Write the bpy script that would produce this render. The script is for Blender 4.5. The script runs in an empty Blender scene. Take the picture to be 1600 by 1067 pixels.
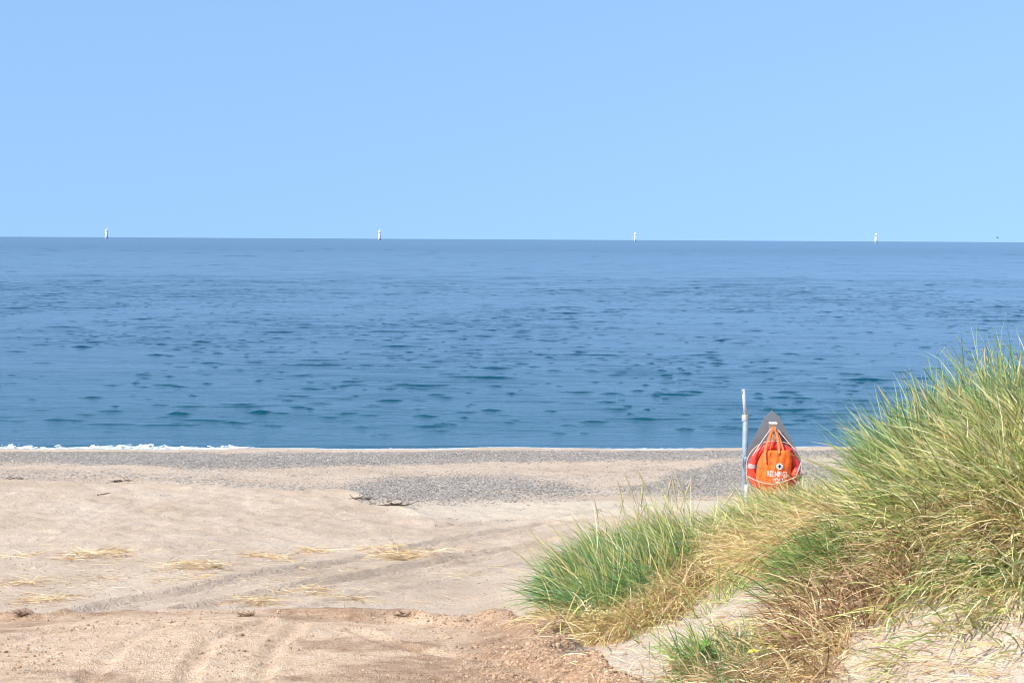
import bpy, math, numpy as np
from mathutils import Matrix, Vector, Euler
R = math.radians
rng = np.random.default_rng(11)
S = bpy.context.scene
COL = S.collection

# ------------------------------------------------------------------ camera model (photo pixels 1600x1067)
FPX, CX, CY = 2222.0, 800.0, 533.5
CAM = np.array([0.0, 0.0, 6.0])
PITCH, ROLL = math.atan(159.5 / FPX), R(0.31)
cam_rot = Matrix.Rotation(R(90) - PITCH, 4, 'X') @ Matrix.Rotation(ROLL, 4, 'Z')
RM = np.array(cam_rot.to_3x3())

def ray(px, py):
    px = np.asarray(px, float); py = np.asarray(py, float)
    v = np.stack([(px - CX) / FPX, -(py - CY) / FPX, -np.ones_like(px)], -1)
    return v @ RM.T
def at(px, py, d):
    r = ray(px, py)
    return CAM + r * (np.asarray(d, float) / r[..., 1])[..., None]
def proj(P):
    v = (np.asarray(P, float) - CAM) @ RM
    w = np.maximum(-v[..., 2], 1e-3)
    return CX + FPX * v[..., 0] / w, CY - FPX * v[..., 1] / w

# ------------------------------------------------------------------ numpy noise
_T = rng.random((256, 256))
def vnoise(x, y):
    xi = np.floor(x).astype(int); yi = np.floor(y).astype(int)
    fx = x - xi; fy = y - yi
    fx = fx * fx * fx * (fx * (fx * 6 - 15) + 10); fy = fy * fy * fy * (fy * (fy * 6 - 15) + 10)
    a = _T[xi & 255, yi & 255]; b = _T[(xi + 1) & 255, yi & 255]
    c = _T[xi & 255, (yi + 1) & 255]; d = _T[(xi + 1) & 255, (yi + 1) & 255]
    return (a * (1 - fx) + b * fx) * (1 - fy) + (c * (1 - fx) + d * fx) * fy
def fbm(x, y, o=4, g=.5):
    s = 0; a = 1; t = 0
    for i in range(o):
        ca, sa = math.cos(.7 * i + .3), math.sin(.7 * i + .3)
        s = s + a * vnoise((x * ca - y * sa) * 2 ** i + 17.3 * i, (x * sa + y * ca) * 2 ** i + 9.1 * i)
        t += a; a *= g
    return s / t - .5
def sstep(a, b, x):
    t = np.clip((x - a) / (b - a), 0, 1); return t * t * (3 - 2 * t)
def seg_dist(x, y, poly):
    """distance to an open polyline and the side (+ is left of its direction)"""
    best = np.full(x.shape, 1e9); side = np.zeros(x.shape)
    for (ax, ay), (bx, by) in zip(poly[:-1], poly[1:]):
        dx, dy = bx - ax, by - ay
        t = np.clip(((x - ax) * dx + (y - ay) * dy) / (dx * dx + dy * dy), 0, 1)
        d = np.hypot(x - ax - t * dx, y - ay - t * dy)
        m = d < best
        best = np.where(m, d, best)
        side = np.where(m, np.sign(dx * (y - ay) - dy * (x - ax)), side)
    return best, side
def in_poly(px, py, poly):
    ins = np.zeros(np.shape(px), bool); n = len(poly)
    for i in range(n):
        x1, y1 = poly[i]; x2, y2 = poly[(i + 1) % n]
        if y1 == y2: continue
        c = ((y1 > py) != (y2 > py)) & (px < (x2 - x1) * (py - y1) / (y2 - y1) + x1)
        ins ^= c
    return ins

# ------------------------------------------------------------------ terrain from surveyed points
ctrl = []
def c(px, py, d): ctrl.append(tuple(at(px, py, d)))
for px in (-250, 0, 270):
    k = (270 - px) / 270
    for d, py in ((7, 1185), (9, 1078), (10.5, 1015), (12.5, 962), (15, 903), (18, 848 - 2 * k), (21, 802 - 6 * k), (23.4, 775 - 14 * k), (24.6, 760 - 12 * k)): c(px, py, d)
    for d, py in ((26.2, 768), (30, 746), (34, 723), (38, 706)): c(px, py, d)
for d, py in ((7, 1185), (9, 1078), (10.5, 1015), (12.5, 962), (15, 905), (18, 858), (21, 813), (23.5, 782), (24.5, 771)): c(540, py, d)
for d, py in ((26.0, 782), (27.5, 769), (30, 748), (34, 724), (38, 706)): c(540, py, d)
for d, py in ((7, 1185), (9, 1080), (10.5, 1018), (12.5, 965), (15, 905), (18, 862), (21, 826), (24, 796), (27, 772), (30, 749), (34, 724), (38, 706)): c(800, py, d)
for d, py in ((27, 773), (30, 751), (34, 724), (38, 706)): c(1100, py, d); c(1400, py, d); c(1800, py, d)
# dune on the right
for px, py, d in ((1640, 1100, 6.6), (1640, 950, 7.5), (1640, 800, 8.6), (1640, 700, 9.6), (1640, 655, 10.6), (1640, 675, 11.6), (1640, 760, 13.5), (1640, 800, 17), (1640, 800, 22),
                  (1400, 1120, 6.8), (1400, 1000, 7.8), (1400, 880, 9.0), (1400, 790, 10.3), (1400, 750, 11.4), (1400, 765, 12.4), (1400, 800, 14.5), (1400, 810, 18), (1400, 795, 23),
                  (1200, 1120, 7.6), (1200, 1020, 8.7), (1200, 915, 10.4), (1200, 850, 12), (1200, 805, 13.8), (1200, 800, 15.2), (1200, 805, 17.2), (1205, 795, 20), (1200, 790, 23),
                  (1050, 1120, 7.9), (1050, 1020, 9.3), (1050, 930, 11.4), (1050, 865, 13.2), (1050, 838, 14.6), (1050, 850, 16), (1050, 830, 19), (1050, 800, 23),
                  (920, 1080, 8.9), (920, 1010, 10.4), (920, 940, 12.3), (920, 890, 14.2), (920, 870, 16.0), (920, 830, 19.5), (920, 800, 23)):
    c(px, py, d)
ctrl = np.array(ctrl)
extra = [(x, 46, -1.0) for x in (-20, -8, 4, 16, 28)] + [(x, 55, -2.4) for x in (-22, 4, 30)] + \
        [(-6, 0, 4.3), (0, 0, 4.3), (6, 0, 4.9), (0, -10, 5.2), (-12, -8, 5.0), (14, -8, 6.0), (14, 4, 5.6), (16, 12, 4.6), (17, 22, 2.4), (-14, 8, 3.9), (-16, 16, 2.6), (18, 40.5, 0.15), (-16, 39.2, .1), (-8, 39.6, .1), (0, 40.1, .1), (9, 40.6, .1)]
ctrl = np.vstack([ctrl, np.array(extra, float)])
def tps_fit(P, z, lam):
    n = len(P); d = np.linalg.norm(P[:, None] - P[None], axis=2)
    K = np.where(d > 0, d * d * np.log(np.maximum(d, 1e-9)), 0) + lam * np.eye(n)
    A = np.zeros((n + 3, n + 3)); A[:n, :n] = K; A[:n, n] = 1; A[:n, n + 1:] = P
    A[n, :n] = 1; A[n + 1:, :n] = P.T
    return np.linalg.solve(A, np.concatenate([z, np.zeros(3)]))
W = tps_fit(ctrl[:, :2], ctrl[:, 2], .02)
def tps(x, y):
    x = np.clip(x, -18, 19); sh = x.shape; x = x.ravel(); y = np.clip(y, -11, 56).ravel(); out = np.zeros_like(x)
    for i in range(0, len(x), 60000):
        xs, ys = x[i:i + 60000], y[i:i + 60000]
        d2 = (xs[:, None] - ctrl[None, :, 0]) ** 2 + (ys[:, None] - ctrl[None, :, 1]) ** 2
        out[i:i + 60000] = (.5 * d2 * np.log(np.maximum(d2, 1e-12))) @ W[:-3] + W[-3] + W[-2] * xs + W[-1] * ys
    return out.reshape(sh)

berm_line = [tuple(at(px, py, d)[:2]) for px, py, d in ((-700, 966, 12.4), (0, 966, 12.4), (200, 965, 12.4), (400, 961, 12.45), (480, 966, 12.3), (560, 968, 12.2), (640, 961, 12.3), (700, 971, 12.1), (780, 974, 12.0), (850, 1006, 10.9), (940, 1064, 9.3), (1000, 1110, 8.3), (1060, 1180, 7.2))]
scarp_line = [tuple(at(px, py, d)[:2]) for px, py, d in ((-900, 746, 24.8), (0, 746, 24.8), (200, 755, 24.8), (400, 766, 24.8), (540, 776, 24.6), (600, 782, 24.3), (650, 798, 23.0), (700, 820, 21.4))]
def pxline(pts): return [tuple(hit(np.array([float(a)]), np.array([float(b)]))[0, :2]) for a, b in pts]

xs = np.concatenate([-np.geomspace(260, 10.6, 26), np.arange(-10.5, 9.5, .048), np.geomspace(9.6, 260, 26)])
ys = np.concatenate([np.linspace(-12, 5.6, 16), np.arange(6, 17, .045), np.arange(17, 27, .06), np.arange(27, 45, .11), np.linspace(45.2, 60, 10)])
GX, GY = np.meshgrid(xs, ys)
xc = np.concatenate([np.linspace(-18, -10.6, 20), np.arange(-10.5, 11, .25), np.linspace(11.2, 19, 20)]); yc = np.arange(-12, 60.3, .3)
Zc = tps(*np.meshgrid(xc, yc))
def bil(xg, yg, Z, x, y):
    x = np.clip(x, xg[0], xg[-1] - 1e-6); y = np.clip(y, yg[0], yg[-1] - 1e-6)
    i = np.clip(np.searchsorted(xg, x, 'right') - 1, 0, len(xg) - 2); j = np.clip(np.searchsorted(yg, y, 'right') - 1, 0, len(yg) - 2)
    fx = (x - xg[i]) / (xg[i + 1] - xg[i]); fy = (y - yg[j]) / (yg[j + 1] - yg[j])
    return (Z[j, i] * (1 - fx) + Z[j, i + 1] * fx) * (1 - fy) + (Z[j + 1, i] * (1 - fx) + Z[j + 1, i + 1] * fx) * fy
GZ = tps(GX, GY)
# raised brown bank in the foreground and its crumbling edge
bd, bs = seg_dist(GX, GY, berm_line)
wob = fbm(GX * 1.7, GY * 1.7, 3) * .5 + fbm(GX * 7, GY * 7, 2) * .12
sd = bd * np.where(bs < 0, 1, -1) + wob          # positive towards the camera (right of the line)
BROWN = sstep(-.06, .10, sd)
near = GY > 4
GZ += np.where(near, BROWN * .07 + .085 * np.exp(-((sd - .14) / .17) ** 2) * (.45 + 1.1 * vnoise(GX * 2.3, GY * 2.3)) * (.25 + .75 * sstep(-2.2, -.8, GX)), 0)
# scarp at the back of the upper beach (left)
cd, cs = seg_dist(GX, GY, scarp_line)
cw = cd * np.where(cs < 0, 1, -1) + fbm(GX * 1.2, GY * 1.2, 3) * .5
GZ += np.where((GX < 3), .05 * np.exp(-((cw - .25) / .35) ** 2), 0)
EPX, EPY = proj(np.stack([GX, GY, GZ], -1))
DUNE = sstep(0, .35, np.where(in_poly(EPX, EPY, [(815, 970), (860, 1010), (945, 1068), (1100, 1300), (3000, 1300), (3000, 600), (1300, 780), (1130, 815), (950, 855), (880, 880)]), 1., 0.) )
# roughness of the sand
land = sstep(42.5, 38, GY)
flat = (1 - DUNE) * (1 - BROWN)
chur = fbm(GX * 3.2, GY * 3.2, 4, .6)
foot = np.clip(.33 - np.abs(vnoise(GX * 3.4 + 40, GY * 3.4) - .2), 0, 1)
up = sstep(16.0, 17.8, GY) * sstep(26, 24.5, GY)
GZ += land * (chur * (.03 - .012 * BROWN + .045 * up * flat + .035 * DUNE) + fbm(GX * 11, GY * 11, 2) * (.010 + .006 * BROWN + .01 * up) - foot * .035 * up * flat)
GZ += land * (1 - DUNE) * fbm(GX * .5, GY * .5, 3) * .12
# wheel ruts
def ruts(poly, w, depth, tread=0):
    global GZ
    d, s = seg_dist(GX, GY, poly)
    g = np.exp(-(d / w) ** 4)
    t = (GX * .9 + GY * .43)
    GZ += -depth * g + depth * .8 * np.exp(-((d - w * 1.35) / (w * .35)) ** 2) + tread * g * np.sin(t * 52) * .5
zz = lambda: None
def hit(px, py, dmin=6.0, dmax=43.0):
    r = ray(px, py); n = 240
    ds = np.geomspace(dmin, dmax, n); D = np.full(px.shape, np.nan)
    prev = None
    for k in range(n):
        P = CAM + r * (ds[k] / r[:, 1])[:, None]
        g = P[:, 2] - bil(xs, ys, GZ, P[:, 0], P[:, 1])
        if prev is not None:
            m = np.isnan(D) & (g < 0)
            f = prev / np.maximum(prev - g, 1e-9)
            D = np.where(m, ds[k - 1] + (ds[k] - ds[k - 1]) * np.clip(f, 0, 1), D)
        prev = g
    D = np.where(np.isnan(D), dmax, D)
    P = CAM + r * (D / r[:, 1])[:, None]
    P[:, 2] = bil(xs, ys, GZ, P[:, 0], P[:, 1])
    return P
rut_lines = [([(60, 958), (180, 945), (300, 925), (480, 890), (700, 845), (860, 818)], .17, .046, .022),
             ([(300, 952), (440, 925), (560, 905), (740, 868), (860, 845)], .17, .046, .022),
             ([(480, 948), (640, 918), (760, 893), (850, 872)], .10, .018, .008),
             ([(700, 822), (800, 812), (870, 808), (950, 800)], .16, .03, 0)]
rl = [(pxline(p), w, d, t) for p, w, d, t in rut_lines]
for p, w, d, t in rl: ruts(p, w, d, t)
brown_ruts = [([(285, 1100), (300, 1040), (330, 1000), (420, 968)], .07, .022, 0), ([(390, 1100), (430, 1010), (470, 975)], .07, .016, 0),
              ([(0, 1010), (60, 990), (220, 972)], .09, .014, 0), ([(560, 985), (640, 1015), (760, 1030), (880, 1067)], .10, .02, 0), ([(120, 1080), (190, 1010), (260, 975)], .07, .014, 0)]
rl2 = [(pxline(p), w, d, t) for p, w, d, t in brown_ruts]
for p, w, d, t in rl2: ruts(p, w, d, t)
def ground(x, y): return bil(xs, ys, GZ, np.asarray(x, float), np.asarray(y, float))

# ------------------------------------------------------------------ sand / gravel colour zones (stay put with the ground)
EPX, EPY = proj(np.stack([GX, GY, GZ], -1))
wx = EPX + 40 * fbm(GX * .9, GY * .5, 3) ; wy = EPY + 9 * fbm(GX * .7, GY * .7 + 5, 4, .6)
def bandf(pts, half, soft=5):
    X_ = np.array([p[0] for p in pts]); Y_ = np.array([p[1] for p in pts]); H_ = np.array([p[2] for p in pts])
    cy = np.interp(wx, X_, Y_); hh = np.interp(wx, X_, H_) * half
    return sstep(hh + soft, hh - soft * .2, np.abs(wy - cy))
beach = (GY > 25.6) & (GY < 42) | ((GY > 22) & (EPX > 560) & (EPX < 1400) & (DUNE < .5))
GRAV = np.maximum.reduce([
    bandf([(-300, 712, 8), (0, 712, 8), (200, 715, 8), (300, 720, 11), (450, 718, 8), (640, 712, 9), (900, 709, 8), (1150, 706, 6), (1300, 706, 5), (1700, 706, 4)], 1, 8),
    bandf([(520, 770, 0), (560, 768, 8), (620, 763, 14), (700, 762, 15), (800, 762, 12), (880, 765, 5), (940, 768, -6), (1000, 764, 1), (1050, 758, 13), (1130, 748, 22), (1200, 745, 20), (1300, 742, 8), (1500, 742, 4)], 1, 15) * .85,
    .40 * bandf([(-300, 745, 6), (60, 742, 7), (200, 742, 2), (420, 762, 6), (520, 770, 2), (560, 770, -9), (1700, 770, -9)], 1, 8),
    .13 * bandf([(-300, 740, 12), (540, 745, 14), (1000, 742, 12), (1300, 740, 10), (1700, 740, 10)], 1, 14)])
GRAV = np.where(beach, GRAV, 0)
GRAV = np.clip(GRAV + .06 * np.where(beach, 1, 0) * sstep(-.05, .2, fbm(GX * .5, GY * 1.1, 3)), 0, 1)
GRAV *= sstep(38.7, 37.9, GY - .03 * GX + fbm(GX * .6, GY, 2))
PALE = np.where(beach & (EPX > 500) & (wy > 782), 1., 0.) * sstep(560, 660, EPX)
UPPER = BROWN * np.clip(sstep(560, 900, EPX + 120 * fbm(GX * 1.3, GY * 1.3, 3)) * .8 + .75 * np.exp(-((sd - .15) / .35) ** 2) * sstep(-.25, .2, fbm(GX * 1.1, GY * 1.1 + 9, 3)) + .8 * sstep(.02, .16, fbm(GX * .8 + 4, GY * 1.6, 4)), 0, 1)
# darker, greyer ruts and pale dry streaks
RUT = np.zeros_like(GX)
for p, w, d, t in rl: RUT = np.maximum(RUT, np.exp(-(seg_dist(GX, GY, p)[0] / (w * 1.1)) ** 4))

def mesh_from(name, V, F, mat=None, smooth=True, colors=None, attr='Col', parent=None, link=True):
    me = bpy.data.meshes.new(name); V = np.ascontiguousarray(V, np.float32); F = np.asarray(F, np.int32)
    me.vertices.add(len(V)); me.vertices.foreach_set('co', V.ravel())
    k = F.shape[1]
    me.loops.add(F.size); me.loops.foreach_set('vertex_index', F.ravel())
    me.polygons.add(len(F)); me.polygons.foreach_set('loop_start', np.arange(0, F.size, k, dtype=np.int32))
    me.polygons.foreach_set('loop_total', np.full(len(F), k, np.int32))
    me.polygons.foreach_set('use_smooth', np.full(len(F), smooth, bool))
    if colors is not None:
        for an, cc in (colors.items() if isinstance(colors, dict) else ((attr, colors),)):
            a = me.color_attributes.new(an, 'FLOAT_COLOR', 'POINT')
            cc = np.asarray(cc, np.float32)
            if cc.shape[1] == 3: cc = np.hstack([cc, np.ones((len(cc), 1), np.float32)])
            a.data.foreach_set('color', cc.ravel())
    me.update(calc_edges=True); me.validate()
    if mat: me.materials.append(mat)
    o = bpy.data.objects.new(name, me)
    if link: COL.objects.link(o)
    if parent: o.parent = parent
    return o
def tag(o, label=None, cat=None, group=None, kind=None):
    if label: o['label'] = label
    if cat: o['category'] = cat
    if group: o['group'] = group
    if kind: o['kind'] = kind
    return o
def empty(name, loc, rot=(0, 0, 0)):
    e = bpy.data.objects.new(name, None); e.empty_display_size = .1
    e.location = loc; e.rotation_euler = rot; COL.objects.link(e); return e
def grid_faces(ny, nx, off=0):
    i = np.arange(ny * nx).reshape(ny, nx) + off
    return np.stack([i[:-1, :-1], i[:-1, 1:], i[1:, 1:], i[1:, :-1]], -1).reshape(-1, 4)

# ------------------------------------------------------------------ node helper
class NT:
    def __init__(s, name):
        s.m = bpy.data.materials.new(name); s.m.use_nodes = True; s.t = s.m.node_tree; s.t.nodes.clear()
        s.out = s.n('ShaderNodeOutputMaterial')
    def n(s, ty, **kw):
        nd = s.t.nodes.new(ty)
        for k, v in kw.items():
            if k.startswith('i_'):
                key = k[2:]; key = int(key) if key.isdigit() else key.replace('_', ' ')
                if isinstance(v, bpy.types.NodeSocket): s.t.links.new(v, nd.inputs[key])
                else: nd.inputs[key].default_value = v
            else: setattr(nd, k, v)
        return nd
    def l(s, a, b): s.t.links.new(a, b)
    def math(s, op, a, b=0.0, clamp=False):
        nd = s.n('ShaderNodeMath', operation=op, use_clamp=clamp)
        for i, v in enumerate((a, b)):
            if isinstance(v, bpy.types.NodeSocket): s.l(v, nd.inputs[i])
            else: nd.inputs[i].default_value = v
        return nd.outputs[0]
    def mix(s, f, a, b, mode='MIX'):
        nd = s.n('ShaderNodeMix', data_type='RGBA', blend_type=mode)
        for i, v in ((0, f), (6, a), (7, b)):
            if isinstance(v, bpy.types.NodeSocket): s.l(v, nd.inputs[i])
            else: nd.inputs[i].default_value = v if i == 0 else (*v, 1)[:4]
        return nd.outputs[2]
    def ramp(s, f, stops, interp='LINEAR'):
        nd = s.n('ShaderNodeValToRGB'); nd.color_ramp.interpolation = interp
        e = nd.color_ramp.elements
        while len(e) < len(stops): e.new(.5)
        for k, (p, cc) in enumerate(stops):
            e[k].position = p; e[k].color = (*cc, 1) if isinstance(cc, tuple) else (cc, cc, cc, 1)
        s.l(f, nd.inputs[0]); return nd.outputs[0]
    def noise(s, vec, scale, detail=4, rough=.55, dist=0):
        nd = s.n('ShaderNodeTexNoise', i_Scale=scale, i_Detail=detail, i_Roughness=rough, i_Distortion=dist); s.l(vec, nd.inputs['Vector']); return nd.outputs[0]
    def pos(s, scale=None):
        g = s.n('ShaderNodeNewGeometry').outputs['Position']
        if scale is None: return g
        mp = s.n('ShaderNodeMapping'); mp.inputs['Scale'].default_value = scale; s.l(g, mp.inputs[0]); return mp.outputs[0]
def simple(name, col, rough=.6, metal=0, var=.12, scale=30, bump=.0, spec=.4):
    t = NT(name); co = t.n('ShaderNodeTexCoord').outputs['Object']
    nz = t.noise(co, scale, 4)
    lo = tuple(max(0, v * (1 - var * 2)) for v in col); hi = tuple(min(1, v * (1 + var)) for v in col)
    cc = t.ramp(nz, [(.3, lo), (.65, hi)])
    b = t.n('ShaderNodeBsdfPrincipled', i_Roughness=rough, i_Metallic=metal); t.l(cc, b.inputs['Base Color'])
    b.inputs['Specular IOR Level'].default_value = spec
    if bump:
        bn = t.n('ShaderNodeBump', i_Strength=bump, i_Distance=.004, i_Height=nz); t.l(bn.outputs[0], b.inputs['Normal'])
    t.l(b.outputs[0], t.out.inputs[0]); return t.m

# ------------------------------------------------------------------ sand material
def sand_material():
    t = NT('sand')
    P = t.pos()
    A = t.n('ShaderNodeVertexColor', layer_name='Zone').outputs[0]
    sp = t.n('ShaderNodeSeparateColor'); t.l(A, sp.inputs[0]); grav, brown, dune = sp.outputs
    A2 = t.n('ShaderNodeVertexColor', layer_name='Zone2').outputs[0]
    sp2 = t.n('ShaderNodeSeparateColor'); t.l(A2, sp2.inputs[0]); pale, rut, upper = sp2.outputs
    big = t.noise(P, .9, 5, .6); mid = t.noise(P, 7, 6, .65); fine = t.noise(P, 70, 3, .6); grain = t.noise(P, 160, 2, .7)
    base = t.ramp(big, [(.3, (.52, .385, .268)), (.5, (.605, .463, .335)), (.7, (.65, .518, .39))])
    base = t.mix(dune, base, (.61, .485, .365))
    bc = t.ramp(mid, [(.28, (.49, .32, .195)), (.46, (.68, .48, .315)), (.72, (.74, .56, .395))])
    bc = t.mix(upper, bc, t.ramp(mid, [(.28, (.28, .165, .095)), (.5, (.43, .275, .17)), (.72, (.55, .39, .26))]))
    base = t.mix(brown, base, bc)
    base = t.mix(pale, base, (.66, .54, .40))
    base = t.mix(t.math('MULTIPLY', rut, .45), base, (.46, .36, .275))
    # speckle of grains, bits of shell and debris, and pit shadows painted into the colour
    spk = t.ramp(grain, [(.28, .55), (.43, .95), (.6, 1.0), (.75, 1.2)])
    base = t.mix(1, base, spk, 'MULTIPLY')
    coarse = t.noise(P, 24, 4, .7)
    base = t.mix(1, base, t.ramp(coarse, [(.3, .76), (.45, .98), (.7, 1.08)]), 'MULTIPLY')  # darker mottling stands in for the shade of small pits
    spk2 = t.ramp(fine, [(.3, .70), (.44, 1.0), (.7, 1.06)])
    base = t.mix(1, base, spk2, 'MULTIPLY')
    v = t.n('ShaderNodeTexVoronoi', i_Scale=34, i_Randomness=1); t.l(P, v.inputs['Vector'])
    vr = t.n('ShaderNodeSeparateColor'); t.l(v.outputs['Color'], vr.inputs[0])
    debris = t.math('MULTIPLY', t.math('LESS_THAN', v.outputs['Distance'], .22), t.math('GREATER_THAN', vr.outputs[0], .86))  # dark spots serve as debris and as painted shade of pits
    base = t.mix(t.math('MULTIPLY', debris, .6), base, (.20, .14, .10))
    # gravel: pebbles of grey, bluish, white and rusty stone
    g = t.n('ShaderNodeTexVoronoi', i_Scale=27, i_Randomness=1)
    gm = t.pos((1, .72, 1)); t.l(gm, g.inputs['Vector'])
    gs = t.n('ShaderNodeSeparateColor'); t.l(g.outputs['Color'], gs.inputs[0])
    stone = t.ramp(gs.outputs[1], [(0, (.22, .185, .15)), (.25, (.34, .30, .25)), (.5, (.46, .405, .34)), (.75, (.42, .33, .26)), (.86, (.60, .55, .49)), (1, (.70, .65, .58))], 'CONSTANT')
    gap = t.ramp(g.outputs['Distance'], [(.0, 1.0), (.45, .95), (.75, .45)])
    stone = t.mix(1, stone, gap, 'MULTIPLY')
    thr = t.math('GREATER_THAN', t.math('ADD', grav, t.math('MULTIPLY', t.math('SUBTRACT', t.noise(P, 2.2, 5, .7), .5), 1.3)), t.math('MULTIPLY', gs.outputs[0], .95))
    thr = t.math('MULTIPLY', thr, t.math('GREATER_THAN', grav, .03))
    base = t.mix(thr, base, stone)
    b = t.n('ShaderNodeBsdfPrincipled', i_Roughness=.9); b.inputs['Specular IOR Level'].default_value = .15
    t.l(base, b.inputs['Base Color'])
    h = t.math('ADD', t.math('ADD', t.math('MULTIPLY', mid, .05), t.math('MULTIPLY', coarse, .03)), t.math('MULTIPLY', fine, .026))
    h = t.math('ADD', h, t.math('MULTIPLY', grain, .004))
    h = t.math('ADD', h, t.math('MULTIPLY', thr, t.math('MULTIPLY', t.math('SUBTRACT', .6, g.outputs['Distance']), .03)))
    bn = t.n('ShaderNodeBump', i_Strength=.85, i_Distance=1.0, i_Height=h); t.l(bn.outputs[0], b.inputs['Normal'])
    t.l(b.outputs[0], t.out.inputs[0]); return t.m
Zone = np.stack([GRAV, BROWN * near, DUNE], -1).reshape(-1, 3)
Zone2 = np.stack([PALE, RUT, UPPER], -1).reshape(-1, 3)
g = mesh_from('ground', np.stack([GX, GY, GZ], -1).reshape(-1, 3), grid_faces(*GX.shape), sand_material(), colors={'Zone': Zone, 'Zone2': Zone2})
tag(g, 'pale sandy beach and dune with grey gravel bands and a brown bank in front', 'beach', kind='structure')

# ------------------------------------------------------------------ sea
ds = np.concatenate([np.arange(38.4, 46, .07), 46 * np.exp(np.arange(0, math.log(230 / 46), .00095)), np.geomspace(231, 2600, 900), np.geomspace(2700, 45000, 40)])
us = np.concatenate([-np.geomspace(6, .47, 16), np.arange(-.46, .46, .0022), np.geomspace(.47, 6, 16)])
U, D = np.meshgrid(us, ds); SX = U * D; SY = D
_RC = [rng.random((256, 256)) for _ in range(6)]
def wavelets(x, y, cx_, cy_, prob, wmin, wmax, amp, front, back, sh=0):
    """short crests, each with a steep side towards the beach and a long low back"""
    gx, gy = np.floor(x / cx_).astype(int), np.floor(y / cy_).astype(int); h = np.zeros(x.shape)
    for ox in (-1, 0, 1):
        for oy in (-1, 0, 1):
            a, b = (gx + ox + sh) & 255, (gy + oy + sh * 3) & 255
            ux = (gx + ox + _RC[0][a, b]) * cx_; uy = (gy + oy + _RC[1][a, b]) * cy_
            w = wmin + (wmax - wmin) * _RC[2][a, b] ** 2.6; on = np.clip((prob - _RC[3][a, b]) * 8, 0, 1)
            dx = x - ux; dy = y - uy - .25 * dx * (_RC[4][a, b] - .5) - .18 * np.abs(dx) ** 1.5 / (w + .2) + .05 * np.sin(dx * 5 / w)
            p = np.where(dy < 0, sstep(-front, 0, dy), np.exp(-(dy / back) ** 1.3))
            h = np.maximum(h, on * amp * (.75 + .25 * w / wmax) * (.55 + .9 * _RC[5][a, b]) * np.clip(1 - np.abs(dx / w) ** 1.5, 0, 1) * (.55 + .75 * vnoise(x * 2.3 / wmax ** .5 + 13 * sh, y * .8)) * p)
    return h
def sea_h(x, y):
    y0 = y; y = y + .45 * fbm(x * .9, y * .25, 3, .6) + .10 * x * fbm(x * .02, y * .02, 2); x = x + .5 * fbm(x * .5 + 7, y * .5, 2)
    patch = np.clip(.5 + 2.6 * fbm(x * .07 + 8, y * .05, 3), 0, 1)
    h = .010 * np.sin(y * .62 + x * .05 + 12 * fbm(x * .05, y * .05, 2)) + .016 * fbm(x * .8, y * 2.2, 4, .65)
    nearw = sstep(260, 150, y)
    h = h + .021 * (1 - np.abs(2 * vnoise(x * .38, y * 1.15) - 1)) ** 3 * (.4 + patch) * sstep(600, 200, y) + .045 * (1 - np.abs(2 * vnoise(x * .10 + 9, y * .34) - 1)) ** 3 * sstep(90, 200, y)
    h = h + nearw * wavelets(x, y, 1.0, .95, .16 + .46 * patch, .14, .70, .037, .045, .20)
    h = h + nearw * wavelets(x, y, 2.6, 3.0, .03 + .42 * patch, .4, 2.2, .060, .055, .35, 40)
    h = h + sstep(110, 180, y) * sstep(1000, 300, y) * wavelets(x, y, 5.0, 7, .08 + .48 * patch, .5, 4.0, .075, .09, .8, 90)
    h = h + np.exp(-((x + 10.5) / 5) ** 2 - ((y - 49.5 - .12 * x) / 3.0) ** 2) * wavelets(x, y, 1.7, 1.3, .75, .4, 1.5, .10, .08, .4, 17)
    h = h + sstep(220, 600, y) * wavelets(x, y, 20, 34, .12 + .5 * patch, 1.5, 11, .26, .5, 4, 140)
    return h
far = np.clip((2300 - D) / 2000, 0, 1)
lod = np.clip(D / 120, 1, 6)
SZ = sea_h(SX, SY) * far * (.04 + .96 * sstep(42.3, 45.5, SY - .05 * SX))
# small breaking wave running onto the beach, strongest on the left
shore = 40.2 + .052 * SX + 0.25 * np.sin(SX * .35) * .6
brk = sstep(4.5, -3.5, SX)
SZ += np.where(D < 60, (.035 * brk) * np.exp(-((SY - shore - 1.0) / .4) ** 2), 0)
def water_material():
    t = NT('sea_water')
    P1 = t.pos((.9, 2.4, 1)); P2 = t.pos((3, 7, 1)); g = t.pos()
    n1 = t.noise(t.pos((.07, .19, 1)), 1.0, 9, .64, .2); n2 = t.noise(P2, 1.6, 4, .6)
    sx = t.n('ShaderNodeSeparateXYZ'); t.l(g, sx.inputs[0])
    dist = sx.outputs[1]
    shallow = t.math('SUBTRACT', 1.0, t.math('DIVIDE', t.math('SUBTRACT', dist, 40), 45), True)
    patch = t.noise(t.pos((.012, .03, 1)), 1, 4, .6)
    deep = t.mix(patch, (.001, .034, .066), (.002, .046, .082))
    colr = t.mix(t.math('MULTIPLY', shallow, .75), deep, (.003, .062, .082))
    b = t.n('ShaderNodeBsdfPrincipled', i_Roughness=.08, i_IOR=1.333); t.l(colr, b.inputs['Base Color'])
    t.l(t.math('ADD', .08, t.math('MULTIPLY', t.math('DIVIDE', t.math('SUBTRACT', dist, 70), 700, True), .10)), b.inputs['Roughness'])
    h = t.math('ADD', t.math('MULTIPLY', n1, .21), t.math('MULTIPLY', n2, .014))
    bn = t.n('ShaderNodeBump', i_Strength=.8, i_Height=h)
    t.l(t.math('ADD', 1.0, t.math('MULTIPLY', t.math('DIVIDE', t.math('SUBTRACT', dist, 70), 500, True), 1.6)), bn.inputs['Distance']); t.l(bn.outputs[0], b.inputs['Normal'])
    t.l(b.outputs[0], t.out.inputs[0]); return t.m
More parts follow.
